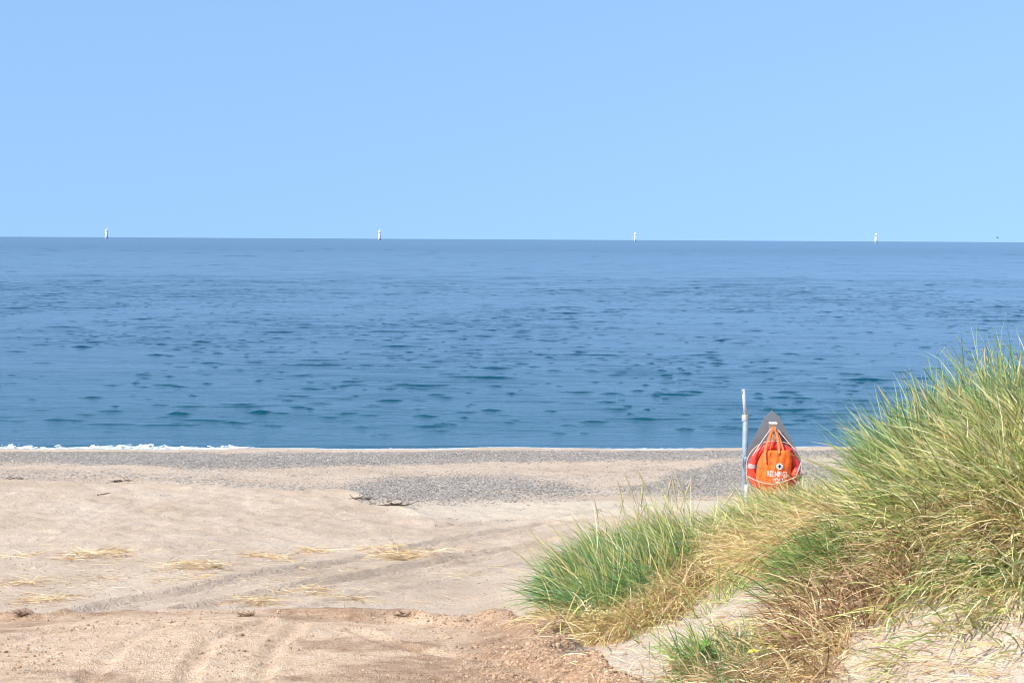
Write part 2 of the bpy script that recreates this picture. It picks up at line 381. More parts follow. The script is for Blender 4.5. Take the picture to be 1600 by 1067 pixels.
sea = mesh_from('sea', np.stack([SX, SY, SZ], -1).reshape(-1, 3), grid_faces(*SX.shape), water_material())
tag(sea, 'calm blue sea with small dark wavelets', 'sea', kind='structure')

# foam of the breaking wave
fx = np.arange(-17, 13, .035); fy = np.arange(-1.2, 3.6, .045)
FX, FYr = np.meshgrid(fx, fy)
sh = 40.2 + .052 * FX + .15 * np.sin(FX * .35)
FY = sh + FYr
wid = np.interp(FX, [-17, -9, -7.5, -6, -5, -3.5, -2, 0, 2, 4, 7, 13], [.58, .62, .56, .48, .45, .44, .44, .42, .38, .33, .25, .15])
n = fbm(FX * 1.1, FY * 1.6, 4, .62) ; n2 = fbm(FX * 5, FY * 8, 3, .6)
zsea = np.interp(FYr, [-1.2, 3.6], [0, 0]) + (.075 * sstep(4.5, -3.5, FX)) * np.exp(-((FYr - 1.0) / .4) ** 2)
zg = ground(FX, FY)
FZ = np.maximum(zsea, zg) + .006 + sstep(.45, .85, wid) * .17 * np.clip(n2 * .9 + n * .8 + .55, 0, 1.2) * np.exp(-((FYr - 1.0) / .5) ** 2)
mask = (FYr > -.5) & (FYr < -.30 + 1.6 * wid * (1 + .6 * n + .4 * n2))
F = grid_faces(*FX.shape); keep = mask.ravel()[F].all(1); F = F[keep]
used = np.unique(F); mp = np.zeros(FX.size, int); mp[used] = np.arange(len(used))
tf = NT('foam'); bfo = tf.n('ShaderNodeBsdfPrincipled', i_Roughness=.7)
nz = tf.noise(tf.pos(), 14, 4); tf.l(tf.ramp(nz, [(.35, (.55, .60, .63)), (.6, (.82, .84, .85))]), bfo.inputs['Base Color'])
bnf = tf.n('ShaderNodeBump', i_Strength=.7, i_Distance=.05, i_Height=nz); tf.l(bnf.outputs[0], bfo.inputs['Normal']); trf = tf.n('ShaderNodeBsdfTransparent'); mxf = tf.n('ShaderNodeMixShader'); tf.l(tf.ramp(tf.noise(tf.pos((1, 1.6, 1)), 5.5, 5, .65), [(.36, .0), (.56, 1.0)]), mxf.inputs[0]); tf.l(trf.outputs[0], mxf.inputs[1]); tf.l(bfo.outputs[0], mxf.inputs[2]); tf.l(mxf.outputs[0], tf.out.inputs[0])
fo = mesh_from('sea_foam', np.stack([FX, FY, FZ], -1).reshape(-1, 3)[used], mp[F], tf.m)
tag(fo, 'white foam of the small wave breaking along the waterline', 'foam', kind='stuff')

# ------------------------------------------------------------------ scattered stones and clods
ICO = None
def ico():
    import bmesh
    bm = bmesh.new(); bmesh.ops.create_icosphere(bm, subdivisions=1, radius=1); V = np.array([v.co[:] for v in bm.verts]); F = np.array([[v.index for v in f.verts] for f in bm.faces]); bm.free(); return V, F
IV, IF = ico()
def scatter(name, P, size, col, mat, squash=.6, smooth=True, sink=.2):
    n = len(P)
    V = IV[None] * (1 + .35 * (rng.random((n, 12, 1)) - .5))
    V = V * np.stack([np.ones(n), .6 + .5 * rng.random(n), squash * (.7 + .5 * rng.random(n))], -1)[:, None]
    a = rng.random(n) * 6.28; ca, sa = np.cos(a), np.sin(a)
    V = np.stack([V[..., 0] * ca[:, None] - V[..., 1] * sa[:, None], V[..., 0] * sa[:, None] + V[..., 1] * ca[:, None], V[..., 2]], -1)
    V = V * size[:, None, None] + P[:, None] + np.array([0, 0, 1])[None, None] * (size * sink)[:, None, None]
    F = IF[None] + (np.arange(n) * 12)[:, None, None]
    return mesh_from(name, V.reshape(-1, 3), F.reshape(-1, 3), mat, smooth, colors=np.repeat(col, 12, 0))
def attr_mat(name, rough=.8, spec=.2):
    t = NT(name); a = t.n('ShaderNodeVertexColor', layer_name='Col').outputs[0]
    nz = t.ramp(t.noise(t.pos(), 60, 3), [(.3, .8), (.7, 1.15)])
    b = t.n('ShaderNodeBsdfPrincipled', i_Roughness=rough); b.inputs['Specular IOR Level'].default_value = spec
    t.l(t.mix(1, a, nz, 'MULTIPLY'), b.inputs['Base Color']); t.l(b.outputs[0], t.out.inputs[0]); return t.m
mstone = attr_mat('pebble_stone', .6, .35); mclod = attr_mat('sand_clod', .95, .1)
# gravel pebbles in the bands
n = 90000
X_ = rng.uniform(-17, 14, n); Y_ = rng.uniform(25, 40.5, n)
gv = bil(xs, ys, GRAV, X_, Y_)
k = rng.random(n) < np.clip(gv * (.35 + 2.2 * np.clip(fbm(X_ * 1.3, Y_ * 1.3, 4) + .12, 0, .3)), 0, 1) * .8 + .006
X_, Y_ = X_[k], Y_[k]
pal = np.array([(.20, .17, .14), (.33, .29, .245), (.45, .395, .33), (.42, .33, .25), (.56, .51, .45), (.24, .22, .2), (.66, .61, .55)])
P_ = np.stack([X_, Y_, ground(X_, Y_)], -1)
o = scatter('gravel', P_, rng.gamma(4, .0019, len(X_)) + .005, pal[rng.choice(7, len(X_), p=[.2, .24, .2, .1, .12, .08, .06])], mstone)
tag(o, 'grey and white pebbles in bands along the beach', 'gravel', kind='stuff')
print('gravel', len(X_))
# clods on the brown bank
n = 60000
px_ = rng.uniform(0, 1000, n); py_ = rng.uniform(955, 1080, n)
P_ = hit(px_, py_)
br = bil(xs, ys, BROWN, P_[:, 0], P_[:, 1]); dd = bil(xs, ys, sd, P_[:, 0], P_[:, 1])
q = br * (.008 + (.15 + .75 * sstep(450, 700, px_)) * np.exp(-(dd / .28) ** 2) + .55 * sstep(620, 860, px_) * sstep(.62, .3, np.abs(fbm(P_[:, 0] * 1.2, P_[:, 1] * 1.2, 3)) * 2 + .2) + .08 * (fbm(P_[:, 0] * 1.5, P_[:, 1] * 1.5, 3) > .08))
k = (rng.random(n) < q * .45) & (dd > -.12)
P_ = P_[k]; cb = np.array([(.42, .28, .175)])[[0] * len(P_)] * (.6 + .75 * rng.random((len(P_), 1)))
o = scatter('soil_clods', P_, rng.gamma(3, .0019, len(P_)) + .002, cb, mclod, .75, False)
tag(o, 'reddish brown crumbs of soil along the edge of the brown bank', 'soil crumbs', kind='stuff')
print('clods', len(P_))
# tiny debris on the upper sand; many dark bits stand in for shadowed pits
n = 9000
px_ = rng.uniform(0, 1000, n); py_ = 745 + 330 * rng.random(n) ** 1.2
P_ = hit(px_, py_); k = (bil(xs, ys, DUNE, P_[:, 0], P_[:, 1]) < .3) & (rng.random(n) > .93 * bil(xs, ys, BROWN, P_[:, 0], P_[:, 1]))
P_ = P_[k]; cb = np.array([(.10, .075, .055), (.22, .17, .13), (.42, .37, .32), (.3, .27, .26)])[rng.choice(4, len(P_), p=[.22, .38, .15, .25])]
o = scatter('debris_shade_specks', P_, np.minimum(rng.gamma(1.6, .0022, len(P_)) + .0022, .009), cb, mstone, .6, True)
tag(o, 'dark specks of shell and stone, also standing in for pit shadows, over the dry sand', 'debris', kind='stuff')

# ------------------------------------------------------------------ grass blades
def norm(v): return v / np.maximum(np.linalg.norm(v, axis=-1, keepdims=True), 1e-9)
def blades(P, d0, bend, length, width, c0, c1, nseg=6, bexp=1.5):
    """P roots, d0 start direction, bend vector added along the blade"""
    width = width * .86; n = len(P); pts = [P]; dirs = []
    cur = P.copy(); kk = np.where(rng.random(n) < .16, rng.integers(2, nseg, n), 99); kv = rng.normal(size=(n, 3)) * .8 + np.array([-.2, -.2, -.9])
    for k in range(nseg):
        t = (k + .5) / nseg
        d = norm(d0 + bend * t ** bexp + kv * (k >= kk)[:, None]); dirs.append(d)
        cur = cur + d * (length / nseg)[:, None]; pts.append(cur)
    side = norm(np.cross(dirs[0], norm(rng.normal(size=(n, 3)) * .8 + np.array([0, -1.0, .2]))))
    V = np.zeros((n, 2 * nseg + 1, 3), np.float32); C = np.zeros((n, 2 * nseg + 1, 3), np.float32)
    for k in range(nseg):
        w = width * (1 - (k / nseg) ** 2.2) * (.75 + .25 * min(1, k)) * .5
        V[:, 2 * k] = pts[k] - side * w[:, None]; V[:, 2 * k + 1] = pts[k] + side * w[:, None]
        t = k / nseg; C[:, 2 * k] = C[:, 2 * k + 1] = c0 * (1 - t) + c1 * t
    V[:, -1] = pts[-1]; C[:, -1] = c1
    q = []
    for k in range(nseg - 1): q += [(2 * k, 2 * k + 1, 2 * k + 3), (2 * k, 2 * k + 3, 2 * k + 2)]
    q.append((2 * nseg - 2, 2 * nseg - 1, 2 * nseg))
    F = np.array(q)[None] + (np.arange(n) * (2 * nseg + 1))[:, None, None]
    return V.reshape(-1, 3), F.reshape(-1, 3), C.reshape(-1, 3)
def join(parts):
    V, F, C, off = [], [], [], 0
    for v, f, cc in parts:
        V.append(v); F.append(f + off); C.append(cc); off += len(v)
    return np.vstack(V), np.vstack(F), np.vstack(C)
def grass_mat():
    t = NT('grass_blade'); a = t.n('ShaderNodeVertexColor', layer_name='Col').outputs[0]
    nz = t.ramp(t.noise(t.pos(), 9, 3), [(.3, .82), (.7, 1.15)])
    cc = t.mix(1, a, nz, 'MULTIPLY')
    b = t.n('ShaderNodeBsdfPrincipled', i_Roughness=.42); b.inputs['Specular IOR Level'].default_value = .45; t.l(cc, b.inputs['Base Color'])
    tr = t.n('ShaderNodeBsdfTranslucent'); t.l(cc, tr.inputs[0])
    m = t.n('ShaderNodeMixShader', i_0=.14); t.l(b.outputs[0], m.inputs[1]); t.l(tr.outputs[0], m.inputs[2])
    t.l(m.outputs[0], t.out.inputs[0]); return t.m
MG = grass_mat()
PAL = dict(green=[(.11, .26, .055), (.17, .34, .08), (.07, .17, .045), (.27, .43, .12)],
           blue=[(.15, .29, .16), (.24, .39, .22), (.10, .20, .11)],
           pale=[(.44, .54, .24), (.52, .60, .30), (.36, .47, .20)],
           olive=[(.38, .41, .10), (.49, .50, .15), (.28, .31, .09), (.60, .60, .23)],
           straw=[(.76, .59, .28), (.82, .69, .38), (.64, .47, .22), (.90, .79, .52)],
           brown=[(.42, .25, .13), (.52, .33, .17), (.28, .16, .09), (.60, .42, .25)],
           dark=[(.12, .07, .04), (.20, .115, .06), (.08, .05, .03)],
           gold=[(.74, .50, .17), (.66, .42, .14)])
def palette(n, w, cid=None):
    keys = list(w); p = np.array([w[k] for k in keys], float); p /= p.sum()
    kk = rng.choice(len(keys), n, p=p)
    if cid is not None:
        kc = rng.choice(len(keys), cid.max() + 1, p=p)[cid]; kk = np.where(rng.random(n) < .5, kc, kk)
    out = np.zeros((n, 3))
    for i, key in enumerate(keys):
        m = kk == i; a = np.array(PAL[key]); out[m] = a[rng.integers(0, len(a), m.sum())]
    return out * (.78 + .44 * rng.random((n, 1)))
BARE = [[(1360, 1090), (1400, 1040), (1470, 1000), (1600, 955), (1640, 950), (1640, 1000), (1540, 1030), (1480, 1090)], [(1050, 1000), (1130, 945), (1180, 905), (1240, 880), (1275, 915), (1235, 970), (1200, 1005), (1060, 1015)],
        [(1270, 1090), (1330, 1015), (1420, 962), (1500, 925), (1530, 945), (1460, 1000), (1390, 1090)],
        [(1480, 1090), (1530, 1025), (1640, 965), (1640, 1090)], [(1430, 880), (1500, 850), (1530, 862), (1450, 900)]]
def zone(poly, nclump, per, w, L, Wd=(.006, .011), lean=(-.35, -.1, 1), bend=(-.8, -.3, -.9), spread=.35, bvar=.35, rad=.10, patch=0, tipw=None, world=None, cvar=.85):
    """tussocks with their roots inside a patch of the dune"""
    if world is None:
        px, py = np.array(poly, float).T
        m = nclump * 12; X = rng.uniform(px.min(), px.max(), m); Y = rng.uniform(py.min(), py.max(), m)
        k = in_poly(X, Y, poly)
        for bp in BARE: k &= ~in_poly(X, Y, bp)
        X, Y = X[k], Y[k]
        P = hit(X, Y)
        if patch:
            nn = fbm(P[:, 0] * 1.5 + 3, P[:, 1] * 1.1 + P[:, 2] * 1.5, 3)
            k = nn > patch - .25; P = P[k]
        P = P[:nclump]
    else: P = world
    nc = len(P)
    if nc == 0: return None
    cid = np.repeat(np.arange(nc), per); n = len(cid)
    ccol = rng.random(nc)[cid]
    off = rng.normal(size=(n, 2)) * rad
    Rt = P[cid].copy(); Rt[:, 0] += off[:, 0]; Rt[:, 1] += off[:, 1]; Rt[:, 2] = ground(Rt[:, 0], Rt[:, 1]) - .015
    cl = rng.normal(size=(nc, 3)) * spread * cvar
    d0 = np.array(lean) + cl[cid] + rng.normal(size=(n, 3)) * spread + np.concatenate([off / rad * .16, np.zeros((n, 1))], 1)
    d0[:, 2] = np.maximum(d0[:, 2], .12); d0 = norm(d0)
    bd_ = np.array(bend) + rng.normal(size=(n, 3)) * bvar
    ln = rng.uniform(L[0], L[1], n) * (.7 + .5 * rng.random(nc)[cid])
    wd = rng.uniform(Wd[0], Wd[1], n)
    c1 = palette(n, tipw or w, cid); c0 = palette(n, w, cid) * .5 + c1 * .5
    c1 = c1 * (.72 + .5 * ccol[:, None]); c0 = c0 * np.array([1.05, .95, .85])
    return blades(Rt, d0, bd_, ln, wd, c0, c1)
def seed_heads(roots, Ls, lean, parent):
    for P, L, le in zip(roots, Ls, lean):
        n = 8; pts = [np.array(P)]; d = norm(np.array([le, .05, 1.0]))
        for k in range(n):
            d = norm(d + np.array([le * .12, 0, -.015])); pts.append(pts[-1] + d * L / n)
        V, F, C, off = [], [], [], 0
        rad = [.003] * 6 + [.010, .011, .001]
        for k, p in enumerate(pts):
            for j in range(5):
                a = j * 1.2566; V.append(p + rad[k] * np.array([math.cos(a), math.sin(a), 0]))
                C.append((.36, .33, .15) if k < 6 else (.55, .45, .25))
        for k in range(n):
            for j in range(5):
                a, b = k * 5 + j, k * 5 + (j + 1) % 5; F.append((a, b, b + 5, a + 5))
        mesh_from('seed_stalk', np.array(V), np.array(F), MG, colors=np.array(C), parent=parent)

# -- the green tussock at the foot of the dune (left)
A = [(868, 935), (886, 905), (930, 872), (1000, 850), (1085, 850), (1115, 872), (1075, 915), (1010, 955), (945, 980), (895, 966)]
parts = [zone(A, 270, 30, dict(green=8, blue=2.4, olive=1), (.28, .56), lean=(-.45, -.1, .85), bend=(-.8, -.2, -.65), spread=.42, rad=.065, Wd=(.007, .013), tipw=dict(green=8, blue=3, olive=1.2, straw=.2, dark=.3)),
         zone(A, 32, 24, dict(olive=3, straw=1), (.55, .85), lean=(-.1, 0, 1), bend=(-.45, 0, -.15), spread=.25),
         zone([(872, 948), (895, 970), (950, 990), (1010, 965), (1060, 930), (1120, 885), (1170, 850), (1175, 862), (1100, 922), (1030, 970), (955, 1000), (885, 985)], 210, 26,
              dict(straw=5, gold=.8, brown=2, olive=2), (.26, .52), lean=(-.5, -.45, .5), bend=(-.3, -.7, -1.3), spread=.38, rad=.09)]
V, F, C = join([p for p in parts if p])
tl = empty('grass_tussock', hit(np.array([980.]), np.array([930.]))[0])
tag(tl, 'rounded bright green marram tussock at the left foot of the dune', 'grass tussock')
inv = np.array(tl.location)
mesh_from('blades', V - inv, F, MG, smooth=False, colors=C, parent=tl)
sp_ = [(872, 905, .62, -.35), (905, 890, .6, -.4), (942, 868, .66, -.1), (960, 862, .7, .1), (985, 860, .78, -.12), (1000, 858, .72, .02), (1012, 855, .8, -.2), (1028, 852, .74, .12), (1042, 850, .82, -.25), (1050, 850, .7, .18), (1066, 850, .68, -.1), (1090, 850, .72, -.2), (1105, 850, .6, .3), (930, 880, .55, -.3), (975, 870, .6, .25)]
rt = hit(np.array([s[0] for s in sp_], float), np.array([s[1] for s in sp_], float)) - inv
seed_heads(rt, [s[2] for s in sp_], [s[3] for s in sp_], tl)

# -- small green clump in the lower foreground
B = [(1075, 1060), (1085, 1030), (1120, 1010), (1165, 1012), (1200, 1035), (1205, 1075), (1080, 1080)]
parts = [zone(B, 44, 24, dict(green=5, blue=3, olive=1), (.10, .30), lean=(-.3, 0, .8), bend=(-.6, -.3, -.5), spread=.5, rad=.07, Wd=(.004, .007)),
         zone(B, 30, 24, dict(brown=3, straw=2), (.14, .32), lean=(-.3, -.3, .5), bend=(-.5, -.4, -1), spread=.5, rad=.08)]
V, F, C = join(parts)
t2 = empty('grass_tussock', hit(np.array([1140.]), np.array([1045.]))[0])
tag(t2, 'small low green grass clump in the lower foreground on bare dune sand', 'grass tussock')
mesh_from('blades', V - np.array(t2.location), F, MG, smooth=False, colors=C, parent=t2)

# -- the big mass of marram over the dune
Z = []
Z.append(zone([(1060, 858), (1110, 838), (1200, 808), (1290, 800), (1300, 830), (1200, 850), (1130, 870), (1090, 880)], 120, 36, dict(olive=4, straw=3.2, green=3.4, dark=.5), (.28, .50), lean=(-.15, -.1, .9), bend=(-.8, -.2, -.8), spread=.5, rad=0.068))
Z.append(zone([(1115, 868), (1230, 822), (1300, 805), (1340, 825), (1310, 850), (1230, 882), (1140, 910)], 130, 34, dict(straw=7, olive=2, brown=1.2, gold=1), (.32, .60), lean=(-.6, -.3, .6), bend=(-.35, -.5, -1.3), spread=.3, rad=0.054, cvar=.4))
Z.append(zone([(1040, 940), (1110, 885), (1180, 858), (1180, 875), (1120, 905), (1060, 950)], 34, 30, dict(brown=5, dark=4, gold=1, straw=1), (.18, .40), lean=(-.5, -.4, .5), bend=(-.3, -.5, -1.3), spread=.4, rad=0.048))
# ridge to the right edge and above
Z.append(zone([(1372, 800), (1385, 768), (1400, 752), (1460, 730), (1540, 700), (1640, 655), (1640, 800), (1480, 815), (1380, 840)], 250, 32, dict(olive=5, green=2.6, straw=3.6, pale=2.6, dark=.4), (.40, .74), Wd=(.009, .017), lean=(-.12, -.05, 1), bend=(-.5, -.25, -.55), spread=.36, rad=0.068, tipw=dict(olive=5, straw=4, pale=2.4, green=1.6)))
Z.append(zone([(1395, 800), (1405, 765), (1460, 731), (1540, 700), (1640, 657), (1640, 700), (1480, 765), (1405, 800)], 60, 26, dict(blue=3, green=3, pale=3, olive=2), (.60, .90), Wd=(.010, .018), lean=(-.05, 0, 1), bend=(-.2, 0, -.15), spread=.2, rad=0.054, cvar=1.3))
Z.append(zone([(1392, 800), (1396, 772), (1420, 762), (1420, 800)], 12, 34, dict(green=4, olive=3, pale=1), (.62, .92), Wd=(.006, .011), lean=(-.28, 0, 1), bend=(-.4, 0, -.15), spread=.22, rad=0.048, cvar=.5))
# flank, combed downhill to the lower left
Z.append(zone([(1300, 835), (1400, 810), (1640, 790), (1640, 860), (1480, 870), (1380, 885), (1310, 875)], 125, 30, dict(straw=5, olive=4, brown=3, green=1.6, dark=.9), (.28, .58), Wd=(.008, .015), lean=(-.5, -.35, .7), bend=(-.4, -.5, -1.2), spread=.38, rad=0.075, cvar=.6))
Z.append(zone([(1245, 905), (1400, 850), (1450, 860), (1440, 905), (1380, 960), (1300, 1010), (1240, 1030), (1225, 970)], 110, 30, dict(brown=6, dark=2, straw=3, olive=1.2), (.22, .46), Wd=(.008, .014), lean=(-.35, -.35, .6), bend=(-.4, -.5, -1.1), spread=.5, rad=0.061))
Z.append(zone([(1250, 885), (1290, 850), (1350, 865), (1330, 905), (1265, 925)], 46, 44, dict(green=5, olive=3, dark=1), (.28, .52), lean=(-.35, -.1, .9), bend=(-.6, -.2, -.8), spread=.42))
Z.append(zone([(1440, 890), (1640, 850), (1640, 940), (1520, 960), (1440, 985), (1390, 1010), (1370, 990)], 30, 24, dict(straw=4, olive=4, green=2.5, pale=1.5, brown=1.2), (.28, .55), Wd=(.008, .015), lean=(-.6, -.5, .45), bend=(-.3, -.5, -1.3), spread=.22, rad=0.061, cvar=.4))
Z.append(zone([(1150, 1090), (1200, 1035), (1290, 1010), (1350, 1000), (1290, 1090)], 26, 28, dict(brown=4, straw=4, olive=1, dark=1), (.2, .45), lean=(-.5, -.4, .5), bend=(-.35, -.5, -1.3), spread=.35, rad=0.054, cvar=.5))
Z.append(zone([(1400, 1090), (1440, 1010), (1560, 960), (1640, 950), (1640, 1090)], 12, 24, dict(straw=4, olive=4, green=1.6, brown=1.5), (.25, .5), Wd=(.008, .015), lean=(-.5, -.5, .5), bend=(-.35, -.5, -1.3), spread=.22, rad=0.048, cvar=.4))
# long loose blades trailing down over the bare streaks
BARE_ = BARE; BARE = []
Z.append(zone([(1340, 1020), (1440, 960), (1560, 915), (1640, 900), (1640, 1000), (1500, 1040), (1380, 1080)], 24, 5, dict(straw=5, pale=2, olive=2, green=1.4), (.30, .62), Wd=(.007, .013), lean=(-.65, -.5, .4), bend=(-.3, -.45, -1.2), spread=.16, rad=.06, cvar=.5))
Z.append(zone([(1130, 960), (1240, 880), (1300, 900), (1200, 1000), (1140, 1010)], 12, 6, dict(straw=5, brown=2, olive=2), (.22, .45), Wd=(.006, .011), lean=(-.6, -.45, .45), bend=(-.3, -.45, -1.2), spread=.25, rad=.06))
BARE = BARE_
# straggling blades on the bare sand
Z.append(zone([(1060, 1000), (1130, 930), (1230, 890), (1250, 930), (1170, 1010), (1080, 1060)], 46, 7, dict(green=3, olive=3), (.2, .42), lean=(-.2, 0, .9), bend=(-.5, 0, -.6), spread=.5, rad=.05))
Z.append(zone([(850, 985), (940, 1000), (1060, 980), (1080, 1060), (960, 1040)], 14, 6, dict(green=2, straw=4), (.15, .35), lean=(-.4, -.3, .6), bend=(-.4, -.3, -1), spread=.5, rad=.06))
# the far side of the dune and beyond the right edge of the view
m = 900; wx_ = rng.uniform(1.6, 13, m); wy_ = rng.uniform(10.5, 19.5, m)
k = (wx_ > 2.2 + np.abs(wy_ - 14.5) * .35) & ~((wy_ > 17.5) & (wx_ < 4.6)); wx_, wy_ = wx_[k], wy_[k]
Z.append(zone(None, 0, 26, dict(olive=4, straw=3, green=2), (.25, .50), lean=(-.2, 0, 1), bend=(-.6, -.1, -.7), spread=.4, world=np.stack([wx_, wy_, ground(wx_, wy_)], -1)))
m = 260; wx_ = rng.uniform(4.2, 11, m); wy_ = rng.uniform(5, 11, m); k = wx_ > .42 * wy_ + .4; wx_, wy_ = wx_[k], wy_[k]
Z.append(zone(None, 0, 26, dict(olive=4, straw=4, green=2, brown=1), (.35, .65), lean=(-.4, -.2, .8), bend=(-.6, -.3, -1), spread=.4, world=np.stack([wx_, wy_, ground(wx_, wy_)], -1)))
V, F, C = join([z for z in Z if z])
print('grass verts', len(V))
gm = mesh_from('dune_grass', V, F, MG, smooth=False, colors=C)
tag(gm, 'green and straw coloured marram grass covering the dune on the right', 'grass', kind='stuff')

sk = rng.uniform(0, 1, 26); kx = 1375 + sk * 235; ky = np.interp(kx, [1375, 1400, 1460, 1540, 1640], [772, 756, 732, 702, 660]) + rng.uniform(2, 40, 26)
seed_heads(hit(kx, ky), rng.uniform(.5, .8, 26), rng.normal(size=26) * .16 - .12, gm)

# -- litter of dead straw on the dune sand
def litter(P, n, L, w, rad, rise=.15, flat=.012, width=(.003, .006), el=1.0, ang=0.):
    cid = rng.integers(0, len(P), n)
    a0, a1 = rng.normal(size=n) * rad * el, rng.normal(size=n) * rad
    Rt = P[cid].copy(); Rt[:, 0] += a0 * math.cos(ang) - a1 * math.sin(ang); Rt[:, 1] += a0 * math.sin(ang) + a1 * math.cos(ang)
    Rt[:, 2] = ground(Rt[:, 0], Rt[:, 1]) + rng.random(n) * flat
    th = rng.random(n) * 6.28
    d0 = norm(np.stack([np.cos(th), np.sin(th) * .7, rng.random(n) * rise], -1))
    bn_ = rng.normal(size=(n, 3)) * .5; bn_[:, 2] = -rise * 1.2 - .05
    cc = palette(n, w)
    return blades(Rt, d0, bn_, rng.uniform(L[0], L[1], n) * (.5 + rng.random(n)), rng.uniform(width[0], width[1], n), cc, cc * 1.05, nseg=4)
px_ = rng.uniform(-20, 760, 700); py_ = 905 + 26 * rng.normal(size=700) - .02 * px_
P_ = hit(px_, py_); P_ = P_[(bil(xs, ys, BROWN, P_[:, 0], P_[:, 1]) < .1) & (P_[:, 1] < 20)][:260]
V, F, C = litter(P_, 1500, (.05, .22), dict(straw=6, brown=2), .12, .12, .01, (.003, .005), el=2.2)
tag(mesh_from('straw_litter', V, F, MG, False, colors=C * .85), 'loose dry straws scattered over the pale sand around the straw heaps', 'straw litter', kind='stuff')
px_ = rng.uniform(860, 1600, 900); py_ = rng.uniform(840, 1067, 900)
P_ = hit(px_, py_); k = bil(xs, ys, DUNE, P_[:, 0], P_[:, 1]) > .9
V, F, C = litter(P_[k], 3600, (.06, .25), dict(straw=4, brown=3), .06, .1)
tag(mesh_from('straw_litter', V, F, MG, False, colors=C), 'dead straw lying loose on the bare dune sand', 'straw litter', kind='stuff')

# ------------------------------------------------------------------ heaps of dry straw on the upper beach
heaps = [(150, 871, 75, 5, 330, 'long low golden straw heap behind the wheel tracks, left part of beach'),
         (28, 873, 45, 3, 90, 'thin straw streak at the left edge of the beach'),
         (292, 890, 55, 5, 260, 'flat straw heap whose right end meets a dark tuft'),
         (425, 872, 40, 5, 190, 'pale straw heap just beyond the end of the dark tuft, second of the middle row'),
         (493, 861, 30, 5, 120, 'small loose straw heap above the wheel tracks at mid beach'),
         (625, 873, 65, 8, 560, 'largest golden straw heap, mid beach beside the wheel tracks'),
         (605, 855, 50, 5, 180, 'thin pale straw patch directly behind the largest straw heap'),
         (392, 942, 40, 4, 170, 'brownish straw heap lying just behind the brown bank'),
         (65, 941, 50, 5, 160, 'scattered straw patch at far left before the brown bank'),
         (480, 924, 60, 6, 150, 'wispy straw patch between the wheel tracks and the brown bank'),
         (545, 938, 35, 3, 60, 'short straw wisp ending in a small dark stub'),
         (718, 859, 22, 2, 22, 'few thin straws lying alone to the right of the largest heap'),
         (20, 912, 45, 5, 110, 'sparse straw wisps at the left edge below the long streak'),
         (300, 905, 60, 4, 60, 'faint straw strands right below the flat heap'),
         (465, 893, 40, 3, 36, 'few straw strands lying across the upper wheel track')]
for i, (px, py, w_, h_, n_, lab) in enumerate(heaps):
    cpt = hit(np.array([float(px)]), np.array([float(py)]))[0]
    dd_ = cpt[1]; sx_ = w_ / FPX * dd_ * .5; sy_ = h_ / FPX * dd_ * 4.5 * .5
    m = int(n_ * 1.15); nq = 12 + n_ // 10; sx_ *= 1.25; sy_ *= 1.2; cx_ = rng.uniform(-1, 1, nq) * sx_ * (1 + .5 * (rng.random(nq) < .2)); cy_ = rng.normal(size=nq) * sy_ * .5 + cx_ * .35 * (1 if i in (2, 5, 8) else .1) + .12 * np.sin(cx_ * 5 + i)
    Pc = cpt + np.stack([cx_, cy_, cx_ * 0], -1); Pc = Pc[np.minimum((rng.random(nq * 3) ** 1.8 * nq).astype(int), nq - 1)]
    V, F, C = litter(Pc, m, (.06, .30), dict(straw=6, gold=1.2, brown=1.6), .06, .26, .04 + .05 * (n_ > 250), (.0035, .0065))
    C = C * np.array([.92, .89, .95])
    e = mesh_from('straw_heap', V - cpt, F, MG, False, colors=C); e.location = cpt
    tag(e, lab, 'straw', 'straw heaps on the upper beach')
# dark tufts / driftwood
def twig_heap(name, px, py, w_, n_, rise, cols, lab, cat, grp=None, thick=.012, L=(.08, .3)):
    cpt = hit(np.array([float(px)]), np.array([float(py)]))[0]; s_ = w_ / FPX * cpt[1] * .5
    Vs, Fs, Cs, off = [], [], [], 0
    for k in range(n_):
        p = np.array([np.clip(rng.normal(), -1.5, 1.5) * s_ * (.30 if name == 'root_tuft' else .5), rng.normal() * s_ * (.12 if name == 'root_tuft' else .16), 0]); p[2] = ground(cpt[0] + p[0], cpt[1] + p[1]) - cpt[2] + thick * .4
        th = rng.normal() * .5 + (math.pi if rng.random() < .5 else 0); d = norm(np.array([math.cos(th), math.sin(th), rng.random() * rise]))
        ln = rng.uniform(*L); r0 = thick * rng.uniform(.5, 1.2); colr = np.array(cols[rng.integers(len(cols))]) * rng.uniform(.7, 1.2)
        for s in range(6):
            r = r0 * (1 - s / 6.2) * rng.uniform(.8, 1.2)
            up_ = norm(np.cross(d, [0, 0, 1.0])); u2 = np.cross(d, up_)
            for j in range(6):
                a = j * math.pi / 3; Vs.append(p + r * (math.cos(a) * up_ + math.sin(a) * u2)); Cs.append(colr)
            if s < 5:
                for j in range(6):
                    a, b = off + s * 6 + j, off + s * 6 + (j + 1) % 6; Fs.append((a, b, b + 6, a + 6))
            p = p + d * ln / 5; d = norm(d + rng.normal(size=3) * .22 + np.array([0, 0, -.06]))
        off += 36
    o = mesh_from(name, np.array(Vs), np.array(Fs), mwood, True, colors=np.array(Cs)); o.location = cpt
    return tag(o, lab, cat, grp)
mwood = attr_mat('driftwood', .85, .2)
dk = [(.10, .07, .05), (.16, .11, .07), (.06, .045, .035)]
twig_heap('driftwood', 192, 752, 34, 12, .2, dk + [(.4, .3, .2)], 'crooked dark driftwood on the left crest of the beach with gravel behind', 'driftwood', thick=.016, L=(.15, .38))
twig_heap('driftwood', 616, 789, 26, 12, .35, dk, 'small dark driftwood branch where the sandy bank drops to the pale sand', 'driftwood', thick=.016, L=(.1, .3))
